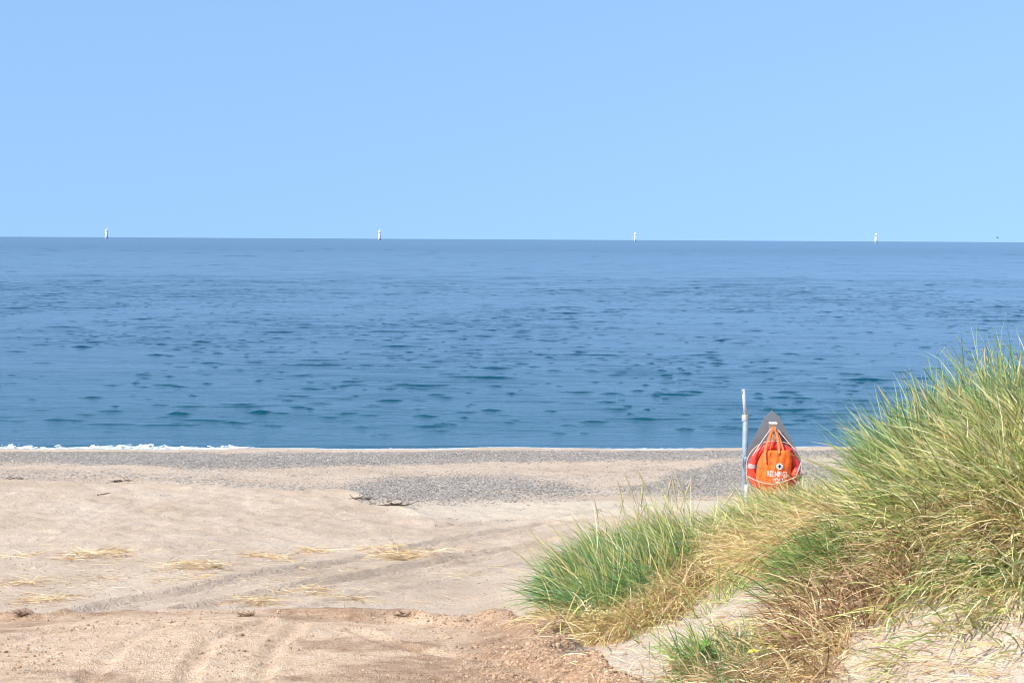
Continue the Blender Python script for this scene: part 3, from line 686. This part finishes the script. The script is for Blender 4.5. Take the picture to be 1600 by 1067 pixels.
twig_heap('driftwood', 156, 773, 12, 2, .05, dk, 'short dark stick lying flat on the upper sand below the crooked driftwood', 'driftwood', thick=.014, L=(.2, .35))
twig_heap('seaweed', 20, 748, 44, 16, .2, dk, 'line of dark dried seaweed on the crest at the left edge', 'seaweed', thick=.012, L=(.06, .2))
twig_heap('seaweed', 570, 779, 50, 14, .15, dk, 'thin dark dried seaweed along the bank edge before the small branch', 'seaweed', thick=.010, L=(.08, .25))
twig_heap('root_tuft', 336, 887, 22, 52, .9, [(.34, .21, .12), (.22, .14, .08), (.14, .09, .055), (.45, .32, .2)], 'dark brown dead tuft at the end of the flat straw heap', 'tuft', thick=.0055, L=(.03, .09))
twig_heap('root_tuft', 36, 961, 26, 52, .9, [(.34, .21, .12), (.22, .14, .08), (.14, .09, .055), (.45, .32, .2)], 'brown root tuft at far left on the edge of the brown bank', 'tuft', thick=.0055, L=(.03, .09))
twig_heap('root_tuft', 385, 962, 34, 60, .9, [(.34, .21, .12), (.22, .14, .08), (.14, .09, .055), (.45, .32, .2)], 'brown root tuft sticking out of the bank edge below the brownish straw', 'tuft', thick=.0055, L=(.03, .09))
twig_heap('root_tuft', 632, 961, 30, 52, .9, [(.34, .21, .12), (.22, .14, .08), (.14, .09, .055), (.45, .32, .2)], 'brown root tuft on the highest bump of the bank edge', 'tuft', thick=.0055, L=(.03, .09))
twig_heap('root_tuft', 557, 938, 10, 20, .9, [(.34, .21, .12), (.22, .14, .08), (.14, .09, .055), (.45, .32, .2)], 'tiny dark stub of roots standing in pale sand', 'tuft', thick=.0055, L=(.03, .09))

# ------------------------------------------------------------------ mesh helpers for made objects
import bmesh
def from_bm(name, bm, mat, parent=None, smooth=True, bevel=0):
    if bevel:
        bmesh.ops.bevel(bm, geom=bm.edges[:], offset=bevel, segments=2, affect='EDGES')
    me = bpy.data.meshes.new(name); bm.normal_update(); bm.to_mesh(me); bm.free()
    for p in me.polygons: p.use_smooth = smooth
    me.materials.append(mat); o = bpy.data.objects.new(name, me); COL.objects.link(o)
    if parent: o.parent = parent
    return o
def box(bm, c0, c1):
    x0, y0, z0 = c0; x1, y1, z1 = c1
    v = [bm.verts.new(p) for p in ((x0, y0, z0), (x1, y0, z0), (x1, y1, z0), (x0, y1, z0), (x0, y0, z1), (x1, y0, z1), (x1, y1, z1), (x0, y1, z1))]
    for f in ((0, 3, 2, 1), (4, 5, 6, 7), (0, 1, 5, 4), (1, 2, 6, 5), (2, 3, 7, 6), (3, 0, 4, 7)): bm.faces.new([v[i] for i in f])
def lathe(bm, prof, seg=20, c=(0, 0)):
    rings = [[bm.verts.new((c[0] + r * math.cos(2 * math.pi * j / seg), c[1] + r * math.sin(2 * math.pi * j / seg), z)) for j in range(seg)] for r, z in prof]
    for a, b in zip(rings[:-1], rings[1:]):
        for j in range(seg): bm.faces.new((a[j], a[(j + 1) % seg], b[(j + 1) % seg], b[j]))
    bm.faces.new(rings[0][::-1]); bm.faces.new(rings[-1])
def tube(bm, pts, r, seg=8, closed=False):
    pts = [Vector(p) for p in pts]; n = len(pts); rings = []
    up = Vector((0, 1, .01))
    for i, p in enumerate(pts):
        a = pts[(i - 1) % n] if closed or i else pts[i]; b = pts[(i + 1) % n] if closed or i < n - 1 else pts[i]
        t = (b - a).normalized(); s = t.cross(up).normalized(); u = s.cross(t)
        rr = r[i] if isinstance(r, (list, tuple)) else r
        rings.append([bm.verts.new(p + rr * (math.cos(2 * math.pi * j / seg) * s + math.sin(2 * math.pi * j / seg) * u)) for j in range(seg)])
    for i in range(n if closed else n - 1):
        a, b = rings[i], rings[(i + 1) % n]
        for j in range(seg): bm.faces.new((a[j], a[(j + 1) % seg], b[(j + 1) % seg], b[j]))
    if not closed: bm.faces.new(rings[0][::-1]); bm.faces.new(rings[-1])
def smooth_path(pts, k=6):
    P = [Vector(p) for p in pts]; out = []
    for i in range(len(P) - 1):
        p0 = P[max(i - 1, 0)]; p1 = P[i]; p2 = P[i + 1]; p3 = P[min(i + 2, len(P) - 1)]
        for j in range(k):
            t = j / k
            out.append(.5 * ((2 * p1) + (p2 - p0) * t + (2 * p0 - 5 * p1 + 4 * p2 - p3) * t * t + (3 * p1 - p0 - 3 * p2 + p3) * t ** 3))
    out.append(P[-1]); return out

# ------------------------------------------------------------------ rescue post (frame: x right, y away, z up; origin on ground)
PD = 20.0; SC = PD / FPX                      # metres per photo pixel at the post
O = at(1208, 800, PD); O[2] = ground(O[0], O[1])
base = Vector(O)
def L(px, py, dy=0.0):                        # local coordinates for something seen at px, py
    p = at(px, py, PD + dy) - O; return (p[0], p[1], p[2])
M_wood = simple('weathered_wood', (.36, .23, .14), .75, 0, .25, 40, .6)
M_board = simple('grey_board', (.17, .18, .195), .55, 0, .06, 8)
M_red = simple('red_ring', (.78, .06, .04), .42, 0, .06, 10)
M_orange = simple('orange_canvas', (.82, .14, .016), .75, 0, .18, 14, .5)
M_strap = simple('orange_webbing', (.84, .22, .07), .7, 0, .08, 60)
M_white = simple('white_paint', (.82, .80, .78), .5, 0, .05, 20)
M_rope = simple('pale_rope', (.66, .46, .36), .8, 0, .12, 80, .5)
M_black = simple('black_rubber', (.02, .02, .022), .5, 0, .1)
M_galv = simple('galvanised_steel', (.30, .36, .42), .5, .25, .12, 12)
M_rod = simple('pale_aluminium', (.55, .57, .60), .38, .3, .06, 20)
M_reflect = simple('reflective_tape', (.48, .38, .38), .35, 0, .08, 30)

rp = empty('rescue_post', base)
tag(rp, 'short wooden post with a grey diamond board carrying the orange rescue gear', 'rescue post')
bm = bmesh.new()                               # grey diamond board, 14 mm thick
out = [L(1206, 641, .18), L(1217, 650, .18), L(1250, 712, .18), L(1253, 726, .18), L(1240, 765, .18), L(1224, 830, .18), L(1190, 830, .18), L(1172, 765, .18), L(1160, 727, .18), L(1162, 714, .18), L(1195, 652, .18)]
vf = [bm.verts.new(p) for p in out]; vb = [bm.verts.new((p[0], p[1] + .014, p[2])) for p in out]
bm.faces.new(vf[::-1]); bm.faces.new(vb)
for i in range(len(out)): j = (i + 1) % len(out); bm.faces.new((vf[i], vf[j], vb[j], vb[i]))
bmesh.ops.recalc_face_normals(bm, faces=bm.faces[:])
from_bm('board', bm, M_board, rp, False)
bm = bmesh.new(); a = L(1203, 661); b = L(1214, 661)
box(bm, (a[0], a[1] - .02, -.5), (b[0], a[1] + .085, a[2])); from_bm('wooden_post', bm, M_wood, rp, False, .006)
bm = bmesh.new(); box(bm, (a[0] - .003, a[1] - .023, a[2] - .012), (b[0] + .003, a[1] + .088, a[2] + .008)); from_bm('post_cap', bm, M_white, rp, False, .003)
bm = bmesh.new(); box(bm, (a[0] + .01, a[1] + .086, .25), (b[0] - .01, a[1] + .18 - .003, .35)); from_bm('bracket', bm, M_wood, rp, False)
bm = bmesh.new(); h = L(1209, 669, -.02); tube(bm, smooth_path([(h[0], h[1], h[2]), (h[0], h[1] - .10, h[2] - .01), (h[0], h[1] - .17, h[2]), (h[0], h[1] - .185, h[2] + .05)]), .009); from_bm('hook', bm, M_galv, rp)

# life buoy, leaning on the post
lb = empty('lifebuoy', base)
tag(lb, 'red ring lifebuoy with pale grab rope hanging behind the orange bag', 'lifebuoy')
cc = L(1209, 733, -.085); Rm, rm = .31, .062; n1_, n2_ = 56, 16
bm = bmesh.new(); rings = []
for i in range(n1_):
    a_ = 2 * math.pi * i / n1_
    rings.append([bm.verts.new((cc[0] + (Rm + rm * math.cos(b_)) * math.cos(a_), cc[1] + .75 * rm * math.sin(b_), cc[2] + (Rm * 1.07 + rm * math.cos(b_)) * math.sin(a_))) for b_ in [2 * math.pi * j / n2_ for j in range(n2_)]])
for i in range(n1_):
    for j in range(n2_): bm.faces.new((rings[i][j], rings[(i + 1) % n1_][j], rings[(i + 1) % n1_][(j + 1) % n2_], rings[i][(j + 1) % n2_]))
bmesh.ops.recalc_face_normals(bm, faces=bm.faces[:])
from_bm('ring', bm, M_red, lb)
for adeg in (172, 350):
    bm = bmesh.new(); rg = []
    for i in range(5):
        a_ = R(adeg - 5 + 2.5 * i)
        rg.append([bm.verts.new((cc[0] + (Rm + (rm + .004) * math.cos(b_)) * math.cos(a_), cc[1] + .75 * (rm + .004) * math.sin(b_), cc[2] + (Rm * 1.07 + (rm + .004) * math.cos(b_)) * math.sin(a_))) for b_ in [2 * math.pi * j / n2_ for j in range(n2_)]])
    for i in range(4):
        for j in range(n2_): bm.faces.new((rg[i][j], rg[i + 1][j], rg[i + 1][(j + 1) % n2_], rg[i][(j + 1) % n2_]))
    bmesh.ops.recalc_face_normals(bm, faces=bm.faces[:])
    from_bm('reflective_band', bm, M_reflect, lb)
pts = []
for i in range(64):
    a_ = 2 * math.pi * i / 64; q = abs(math.sin(2 * a_)); rr = Rm + rm + .012 + .035 * q
    pts.append((cc[0] + rr * math.cos(a_), cc[1] - .03, cc[2] + rr * 1.05 * math.sin(a_) - .02 * q))
bm = bmesh.new(); tube(bm, pts, .006, 8, True); from_bm('grab_rope', bm, M_rope, lb)
bm = bmesh.new(); tube(bm, smooth_path([L(1176, 712, -.17), L(1190, 690, -.13), L(1204, 671, -.05), L(1209, 668, -.12), L(1215, 671, -.05), L(1231, 690, -.13), L(1243, 704, -.15)], 5), .007); from_bm('hanging_cord', bm, M_rope, lb)
bm = bmesh.new()
for k, (px, py, w_) in enumerate(((1237, 704, 3.2), (1240, 708, 2.6), (1242.5, 712, 2.4))):
    q = L(px, py, -.142); box(bm, (q[0] - w_ * SC / 2, q[1], q[2] - .014), (q[0] + w_ * SC / 2, q[1] + .006, q[2] + .010))
from_bm('printed_mark', bm, M_black, lb, False)

# throwing line with float at the right side
tf_ = empty('throwing_line', base)
tag(tf_, 'coiled pale throwing line with a red float beside the lifebuoy', 'throw line')
q = L(1243, 738, -.17); bm = bmesh.new(); lathe(bm, [(.012, -.075), (.05, -.06), (.058, 0), (.05, .06), (.012, .075)], 16)
bmesh.ops.rotate(bm, matrix=Matrix.Rotation(R(38), 3, 'Y'), verts=bm.verts); bmesh.ops.translate(bm, vec=q, verts=bm.verts); from_bm('float', bm, M_red, tf_)
q = L(1247, 733, -.20); bm = bmesh.new(); tube(bm, [L(1243, 747, -.245), L(1252, 722, -.235)], .010); from_bm('float_strap', bm, M_reflect, tf_)
bm = bmesh.new(); a = L(1249, 746, -.15); box(bm, (a[0] - .018, a[1] - .02, a[2] - .05), (a[0] + .018, a[1] + .02, a[2] + .05)); from_bm('buckle', bm, M_black, tf_, False, .005)
bm = bmesh.new(); tube(bm, smooth_path([L(1168, 744, -.2), L(1178, 749, -.24), L(1192, 754, -.28), L(1208, 756, -.29), L(1222, 753, -.28), L(1236, 748, -.23), L(1246, 744, -.2), L(1258, 742, -.1), L(1272, 745, .0)], 6), .0075); from_bm('rope', bm, M_rope, tf_)
bm = bmesh.new(); tube(bm, smooth_path([L(1232, 765, -.2), L(1236, 769, -.2), L(1240, 770, -.2), L(1243, 766, -.2), L(1242.5, 762, -.2)], 5), .007); from_bm('carabiner', bm, M_black, tf_)

# orange bag
bg = empty('rescue_bag', base)
tag(bg, 'orange canvas bag with white lettering and a round cross emblem, hung from the post', 'bag')
outline = [(1181, 768, 1181, 1238), ]
rows = [(703, 1197, 1233), (705, 1193, 1236), (712, 1188, 1237), (722, 1184, 1237.5), (734, 1182, 1236), (744, 1181, 1235), (752, 1182, 1234), (758, 1185, 1233), (768, 1190, 1231), (780, 1194, 1228)]
nx_ = 20; Vf = []; Vb = []
for r_, (py, xa, xb) in enumerate(rows):
    for i in range(nx_ + 1):
        t = i / nx_; px = xa + (xb - xa) * t
        bul = math.sin(math.pi * t) ** .6 * (.035 + .055 * math.sin(math.pi * min(1, r_ / 9.0)))
        wr = .010 * math.sin(px * .55 + py * .09) + .012 * math.sin(py * .21 - px * .33) + .006 * math.sin(px * 1.3)
        dent = -.045 * math.exp(-((px - 1205) / 6) ** 2 - ((py - 713) / 6) ** 2)
        p = L(px, py, -.20); Vf.append((p[0], p[1] - bul - wr * math.sin(math.pi * t) - dent, p[2]))
        p = L(px, py, -.155); Vb.append((p[0], p[1] + .01 * math.sin(math.pi * t), p[2]))
Vv = np.array(Vf + Vb); nr = len(rows); m_ = nx_ + 1
F1 = grid_faces(nr, m_)[:, ::-1]; F2 = grid_faces(nr, m_, nr * m_)
rim = []
idx = [r_ * m_ for r_ in range(nr)]; rim += [(idx[i], idx[i] + nr * m_, idx[i + 1] + nr * m_, idx[i + 1]) for i in range(nr - 1)]
idx = [r_ * m_ + nx_ for r_ in range(nr)]; rim += [(idx[i + 1], idx[i + 1] + nr * m_, idx[i] + nr * m_, idx[i]) for i in range(nr - 1)]
rim += [(i + 1, i + 1 + nr * m_, i + nr * m_, i) for i in range(nx_)]; b0 = (nr - 1) * m_
rim += [(b0 + i, b0 + i + nr * m_, b0 + i + 1 + nr * m_, b0 + i + 1) for i in range(nx_)]
body = mesh_from('bag_body', Vv, np.vstack([F1, F2, np.array(rim)]), M_orange, parent=bg)
for m3 in [body.modifiers.new('sub', 'SUBSURF')]: m3.levels = 1; m3.render_levels = 1
def strap(pts, w_=.028):
    bm = bmesh.new(); P = smooth_path(pts, 6); prev = None
    for i, p in enumerate(P):
        t = (P[min(i + 1, len(P) - 1)] - P[max(i - 1, 0)]).normalized(); s = t.cross(Vector((0, 1, 0))).normalized() * w_ / 2
        cur = [bm.verts.new(p - s), bm.verts.new(p + s), bm.verts.new(p + s + Vector((0, .004, 0))), bm.verts.new(p - s + Vector((0, .004, 0)))]
        if prev:
            for j in range(4): bm.faces.new((prev[j], prev[(j + 1) % 4], cur[(j + 1) % 4], cur[j]))
        prev = cur
    bmesh.ops.recalc_face_normals(bm, faces=bm.faces[:])
    return from_bm('handle', bm, M_strap, bg, False)
strap([L(1196, 722, -.30), L(1195, 706, -.265), L(1199, 690, -.22), L(1205, 675, -.17), L(1209, 668, -.175), L(1213, 676, -.18), L(1216, 692, -.22), L(1217, 708, -.275)])
strap([L(1202, 705, -.2), L(1205, 690, -.18), L(1208, 669, -.15), L(1213, 672, -.15), L(1220, 690, -.18), L(1224, 703, -.2)], .022)
# emblem and lettering lie on the front face of the bag
VG = np.array(Vf).reshape(nr, m_, 3)
def front_y(px, py):
    r_ = np.interp(py, [q[0] for q in rows], range(nr)); xa = np.interp(py, [q[0] for q in rows], [q[1] for q in rows]); xb = np.interp(py, [q[0] for q in rows], [q[2] for q in rows])
    t = min(max((px - xa) / (xb - xa), 0), .999) * nx_; i0 = int(r_) if r_ < nr - 1 else nr - 2; j0 = int(t); fr, ft = r_ - i0, t - j0
    y = (VG[i0, j0, 1] * (1 - ft) + VG[i0, j0 + 1, 1] * ft) * (1 - fr) + (VG[i0 + 1, j0, 1] * (1 - ft) + VG[i0 + 1, j0 + 1, 1] * ft) * fr
    return -.20 - y
def on_bag(px, py, lift=.010): return L(px, py, -.20 - front_y(px, py) - lift)
bm = bmesh.new(); ctr = bm.verts.new(on_bag(1218, 728.5, .011)); ring_ = [bm.verts.new(on_bag(1218 + 5.2 * math.cos(k * math.pi / 14), 728.5 + 5.2 * math.sin(k * math.pi / 14), .009)) for k in range(28)]
for k in range(28): bm.faces.new((ctr, ring_[k], ring_[(k + 1) % 28]))
bmesh.ops.recalc_face_normals(bm, faces=bm.faces[:])
em = from_bm('emblem', bm, M_white, bg, False)
def quad_strip(bm, x0, y0, x1, y1, lift):
    nx2 = 4; g_ = [[bm.verts.new(on_bag(x0 + (x1 - x0) * i / nx2, y0 + (y1 - y0) * j / nx2, lift)) for i in range(nx2 + 1)] for j in range(nx2 + 1)]
    for j in range(nx2):
        for i in range(nx2): bm.faces.new((g_[j][i], g_[j][i + 1], g_[j + 1][i + 1], g_[j + 1][i]))
bm = bmesh.new(); quad_strip(bm, 1215, 727.6, 1221, 729.5, .015); quad_strip(bm, 1217.1, 725.4, 1218.9, 731.6, .0165); from_bm('cross', bm, M_black, em, False)
def text_on_bag(s, cx_, cy_, w_, h_):
    cu = bpy.data.curves.new('lettering', 'FONT'); cu.body = s; cu.offset = .008; cu.resolution_u = 3
    to = bpy.data.objects.new('lettering_source', cu); COL.objects.link(to)
    bpy.context.view_layer.update()
    me = bpy.data.meshes.new_from_object(to.evaluated_get(bpy.context.evaluated_depsgraph_get())); bpy.data.objects.remove(to)
    bm = bmesh.new(); bm.from_mesh(me)
    bmesh.ops.triangulate(bm, faces=bm.faces[:])
    bmesh.ops.subdivide_edges(bm, edges=[e for e in bm.edges if e.calc_length() > .25], cuts=2)
    X = [v.co.x for v in bm.verts]; Y = [v.co.y for v in bm.verts]; x0, x1, y0, y1 = min(X), max(X), min(Y), max(Y)
    for v in bm.verts:
        px = cx_ + ((v.co.x - x0) / (x1 - x0) - .5) * w_; py = cy_ - ((v.co.y - y0) / (y1 - y0) - .5) * h_
        v.co = on_bag(px, py + (px - cx_) * .04, .020)
    return from_bm('lettering', bm, M_white, bg, False)
text_on_bag('REDNINGS-', 1215.5, 740.5, 33.5, 9.0); text_on_bag('POST', 1216, 750.5, 17, 7.6)

# metal pole standing beside
mp_ = empty('steel_pole', base)
tag(mp_, 'tall galvanised steel pole with a thin pale rod on top, left of the lifebuoy', 'pole')
def cyl(name, px, y0, y1, wpx, mat, dy=.22, seg=20, parent=mp_):
    bm = bmesh.new(); p0 = L(px, y0, dy); p1 = L(px, y1, dy); r = wpx * SC / 2
    lathe(bm, [(r * .93, p1[2]), (r, p1[2] + .004), (r, p0[2] - .004), (r * .93, p0[2])], seg, (p0[0], p0[1])); return from_bm(name, bm, mat, parent)
cyl('pole_tube', 1165, 656, 790, 9.2, M_galv)
cyl('base_sleeve', 1164.8, 756, 800, 10, M_white)
cyl('collar', 1164, 648, 658, 10, M_rod)
bm = bmesh.new(); a = L(1164.5, 650, .22); b = L(1161.6, 608, .22); tube(bm, [a, b], [.026, .024], 14); from_bm('rod', bm, M_rod, mp_)
bm = bmesh.new(); a = L(1160, 612, .198); box(bm, (a[0] - .014, a[1] - .006, a[2] - .02), (a[0] + .012, a[1] + .01, a[2] + .02)); from_bm('rod_clip', bm, M_galv, mp_, False, .003)
bm = bmesh.new(); a = L(1167, 650, .18); box(bm, (a[0] - .012, a[1] - .01, a[2] - .016), (a[0] + .02, a[1] + .014, a[2] + .02)); from_bm('set_screw', bm, M_wood, mp_, False, .003)
cyl('clamp', 1165, 713, 721, 10.6, M_galv)
bm = bmesh.new(); a = L(1165.5, 722, .18); box(bm, (a[0] - .014, a[1] - .012, a[2] - .016), (a[0] + .012, a[1] + .01, a[2] + .014)); from_bm('bolt', bm, simple('blue_bolt', (.05, .12, .25), .4), mp_, False, .003)

# ------------------------------------------------------------------ broad-leaved weed in the front clump
def leaf_mesh(bm, p, d, L_, w_, droop=.4):
    d = Vector(d).normalized(); s = d.cross(Vector((0, 0, 1))).normalized(); n = 7; rows_ = []
    prof = [.12, .6, .95, 1, .8, .45, .0]
    q = Vector(p)
    for k in range(n):
        w2 = w_ * prof[k] / 2; up_ = s.cross(d)
        rows_.append((bm.verts.new(q - s * w2 + up_ * w2 * .35), bm.verts.new(q), bm.verts.new(q + s * w2 + up_ * w2 * .35)))
        q = q + d * L_ / (n - 1); d = (d + Vector((0, 0, -droop / n))).normalized()
    for a, b in zip(rows_[:-1], rows_[1:]):
        bm.faces.new((a[0], a[1], b[1], b[0])); bm.faces.new((a[1], a[2], b[2], b[1]))
M_leaf = simple('weed_leaf', (.16, .30, .05), .5, 0, .2, 20); M_leaf_y = simple('yellowed_leaf', (.62, .56, .06), .5, 0, .15, 20); M_leaf_p = simple('pale_leaf', (.33, .42, .16), .5, 0, .1, 20)
def weed(px, py, specs, lab, stems=3):
    p = hit(np.array([float(px)]), np.array([float(py)]))[0]; e = empty('leafy_weed', p); tag(e, lab, 'weed')
    bm = bmesh.new()
    for k in range(stems): a_ = k * 2.1; tube(bm, [(0, 0, -.01), (.03 * math.cos(a_), .03 * math.sin(a_), .06), (.05 * math.cos(a_), .05 * math.sin(a_), .12)], .003, 6)
    from_bm('stem', bm, M_leaf, e)
    for (x, y, z, dx, dy, dz, l_, w_, m_) in specs:
        bm = bmesh.new(); leaf_mesh(bm, (x, y, z), (dx, dy, dz), l_, w_); o = from_bm('leaf', bm, m_, e)
    return e
weed(1192, 1046, [(0, 0, .10, .25, -.5, -1.0, .11, .055, M_leaf_p), (-.01, 0, .11, -1, -.3, .1, .10, .05, M_leaf_y), (.01, 0, .12, .9, -.2, .4, .10, .04, M_leaf_y), (0, 0, .12, -.3, .2, 1, .09, .04, M_leaf_y), (.0, .01, .08, .8, .4, .3, .10, .05, M_leaf)],
     'small weed with yellow and pale green leaves low on the dune')
weed(1100, 1040, [(.03 * math.cos(k), .03 * math.sin(k), .06 + .02 * (k % 4), math.cos(k * 2.4), math.sin(k * 2.4) - .3, .5, .09, .045, M_leaf) for k in range(14)],
     'dark green broad-leaved weed growing inside the small foreground grass clump', 5)

# ------------------------------------------------------------------ offshore towers on the horizon
M_tower = simple('pale_tower_paint', (.80, .78, .72), .5, 0, .03, .5)
M_deck = simple('tower_deck_steel', (.62, .63, .62), .6, 0, .05, .5)
TD = 5200.0
labs = ['leftmost pale offshore tower on the horizon, topped by a mast', 'second pale offshore tower from the left on the horizon, brightest of the row',
        'slimmest offshore tower on the horizon, third from the left', 'rightmost pale offshore tower on the horizon, above the rescue post side']
m1 = TD / FPX
for k, (px, w_, top, bot) in enumerate(((167, 4.2, 358.5, 370.5), (593, 4.0, 360.5, 372.8), (992, 3.2, 364, 375), (1368, 4.2, 365.5, 377))):
    loc = at(px, 400, TD); loc[2] = -1
    zt = at(px, top, TD)[2] + 1; e = empty('offshore_tower', loc); tag(e, labs[k], 'offshore tower', 'offshore towers along the horizon')
    r = w_ * m1 / 2
    bm = bmesh.new(); lathe(bm, [(r * 1.0, 0), (r * 1.0, zt * .3), (r * .86, zt * .55), (r * .66, zt * .98)], 24); from_bm('shaft', bm, M_tower, e)
    bm = bmesh.new(); lathe(bm, [(r * 1.05, zt * .80), (r * 1.12, zt * .82), (r * 1.12, zt * .86), (r * 1.0, zt * .88)], 24); from_bm('deck', bm, M_deck if k != 2 else M_tower, e)
    bm = bmesh.new(); lathe(bm, [(r * .2, zt * .985), (r * .18, zt * 1.12), (r * .08, zt * 1.2)], 12); from_bm('mast', bm, M_tower, e)
    bm = bmesh.new(); box(bm, (r * .3, -r * .2, zt * .99), (r * 1.15, r * .2, zt * 1.05)); from_bm('crane_arm', bm, M_deck, e, False)

# bird over the horizon at the far right
bd_ = at(1558.5, 371.5, 260.0)
bm = bmesh.new()
bmesh.ops.create_uvsphere(bm, u_segments=12, v_segments=8, radius=.10); bmesh.ops.scale(bm, vec=(1.5, .8, .8), verts=bm.verts)
hd = bmesh.ops.create_uvsphere(bm, u_segments=10, v_segments=6, radius=.055)['verts']; bmesh.ops.translate(bm, vec=(-.18, 0, .03), verts=hd)
bl = bmesh.ops.create_cone(bm, cap_ends=True, segments=6, radius1=.018, radius2=.002, depth=.07)['verts']; bmesh.ops.rotate(bm, matrix=Matrix.Rotation(R(-90), 3, 'Y'), verts=bl); bmesh.ops.translate(bm, vec=(-.25, 0, .025), verts=bl)
for s in (-1, 1):
    tip = [(-.06, 0, .03), (.09, 0, .03), (.10, s * .22, .13), (-.03, s * .22, .13), (.14, s * .42, .09)]
    v_ = [bm.verts.new(p) for p in tip] + [bm.verts.new((p[0], p[1], p[2] + .012)) for p in tip]
    for f in ((0, 1, 2, 3), (3, 2, 4), (5, 8, 7, 6), (8, 9, 7), (0, 3, 8, 5), (3, 4, 9, 8), (4, 2, 7, 9), (2, 1, 6, 7)): bm.faces.new([v_[i] for i in f])
tl_ = [bm.verts.new(p) for p in ((.12, -.03, .0), (.12, .03, .0), (.28, .06, .01), (.28, -.06, .01), (.12, 0, .02))]
bm.faces.new((tl_[0], tl_[1], tl_[2], tl_[3])); bm.faces.new((tl_[4], tl_[3], tl_[2]))
bird = from_bm('seabird', bm, simple('dark_feathers', (.03, .03, .035), .7)); bird.location = bd_; bird.rotation_euler = (R(8), 0, R(25))
tag(bird, 'tiny dark seabird just above the horizon near the right edge', 'bird')

# ------------------------------------------------------------------ light, sky, camera
SUN = norm(np.array([-.62, -.50, .86])); el = math.asin(SUN[2]); az = math.atan2(SUN[0], SUN[1])
sl = bpy.data.lights.new('sun', 'SUN'); sl.energy = 5.0; sl.angle = R(.53); sl.color = (1, .955, .89)
so = bpy.data.objects.new('sun', sl); COL.objects.link(so); so.rotation_euler = Vector(-SUN).to_track_quat('-Z', 'Y').to_euler(); so.location = (-10, -10, 20)
w = bpy.data.worlds.new('World'); S.world = w; w.use_nodes = True; nt = w.node_tree
bgn = nt.nodes['Background']; sky = nt.nodes.new('ShaderNodeTexSky'); sky.sky_type = 'NISHITA'; sky.sun_disc = False
sky.sun_elevation = el; sky.sun_rotation = az; sky.air_density = 1.0; sky.dust_density = 0.0; sky.ozone_density = 2.6; sky.altitude = 0
tc = nt.nodes.new('ShaderNodeTexCoord'); sx_ = nt.nodes.new('ShaderNodeSeparateXYZ'); cb_ = nt.nodes.new('ShaderNodeCombineXYZ')
mz = nt.nodes.new('ShaderNodeMath'); mz.operation = 'MULTIPLY_ADD'; mz.inputs[1].default_value = .28; mz.inputs[2].default_value = .265
nt.links.new(tc.outputs['Generated'], sx_.inputs[0]); nt.links.new(sx_.outputs[0], cb_.inputs[0]); nt.links.new(sx_.outputs[1], cb_.inputs[1]); nt.links.new(sx_.outputs[2], mz.inputs[0]); nt.links.new(mz.outputs[0], cb_.inputs[2])
nrm = nt.nodes.new('ShaderNodeVectorMath'); nrm.operation = 'NORMALIZE'; nt.links.new(cb_.outputs[0], nrm.inputs[0]); nt.links.new(nrm.outputs[0], sky.inputs[0])
tint = nt.nodes.new('ShaderNodeMix'); tint.data_type = 'RGBA'; tint.blend_type = 'MULTIPLY'; tint.inputs[0].default_value = 1; tint.inputs[7].default_value = (.935, .985, 1.0, 1)
nt.links.new(sky.outputs[0], tint.inputs[6]); nt.links.new(tint.outputs[2], bgn.inputs[0]); bgn.inputs[1].default_value = .15
cam = bpy.data.cameras.new('camera'); co = bpy.data.objects.new('camera', cam); COL.objects.link(co)
cam.sensor_width = 36; cam.lens = FPX / 1600 * 36; cam.clip_end = 100000; cam.clip_start = .1
co.matrix_world = Matrix.Translation(Vector(CAM)) @ cam_rot
S.camera = co
S.view_settings.view_transform = 'Standard'; S.view_settings.look = 'None'; S.view_settings.exposure = .56; S.view_settings.gamma = 1
S.cycles.pixel_filter_type = 'BLACKMAN_HARRIS'; S.cycles.filter_width = 1.05
S.render.resolution_x = 1024; S.render.resolution_y = 682
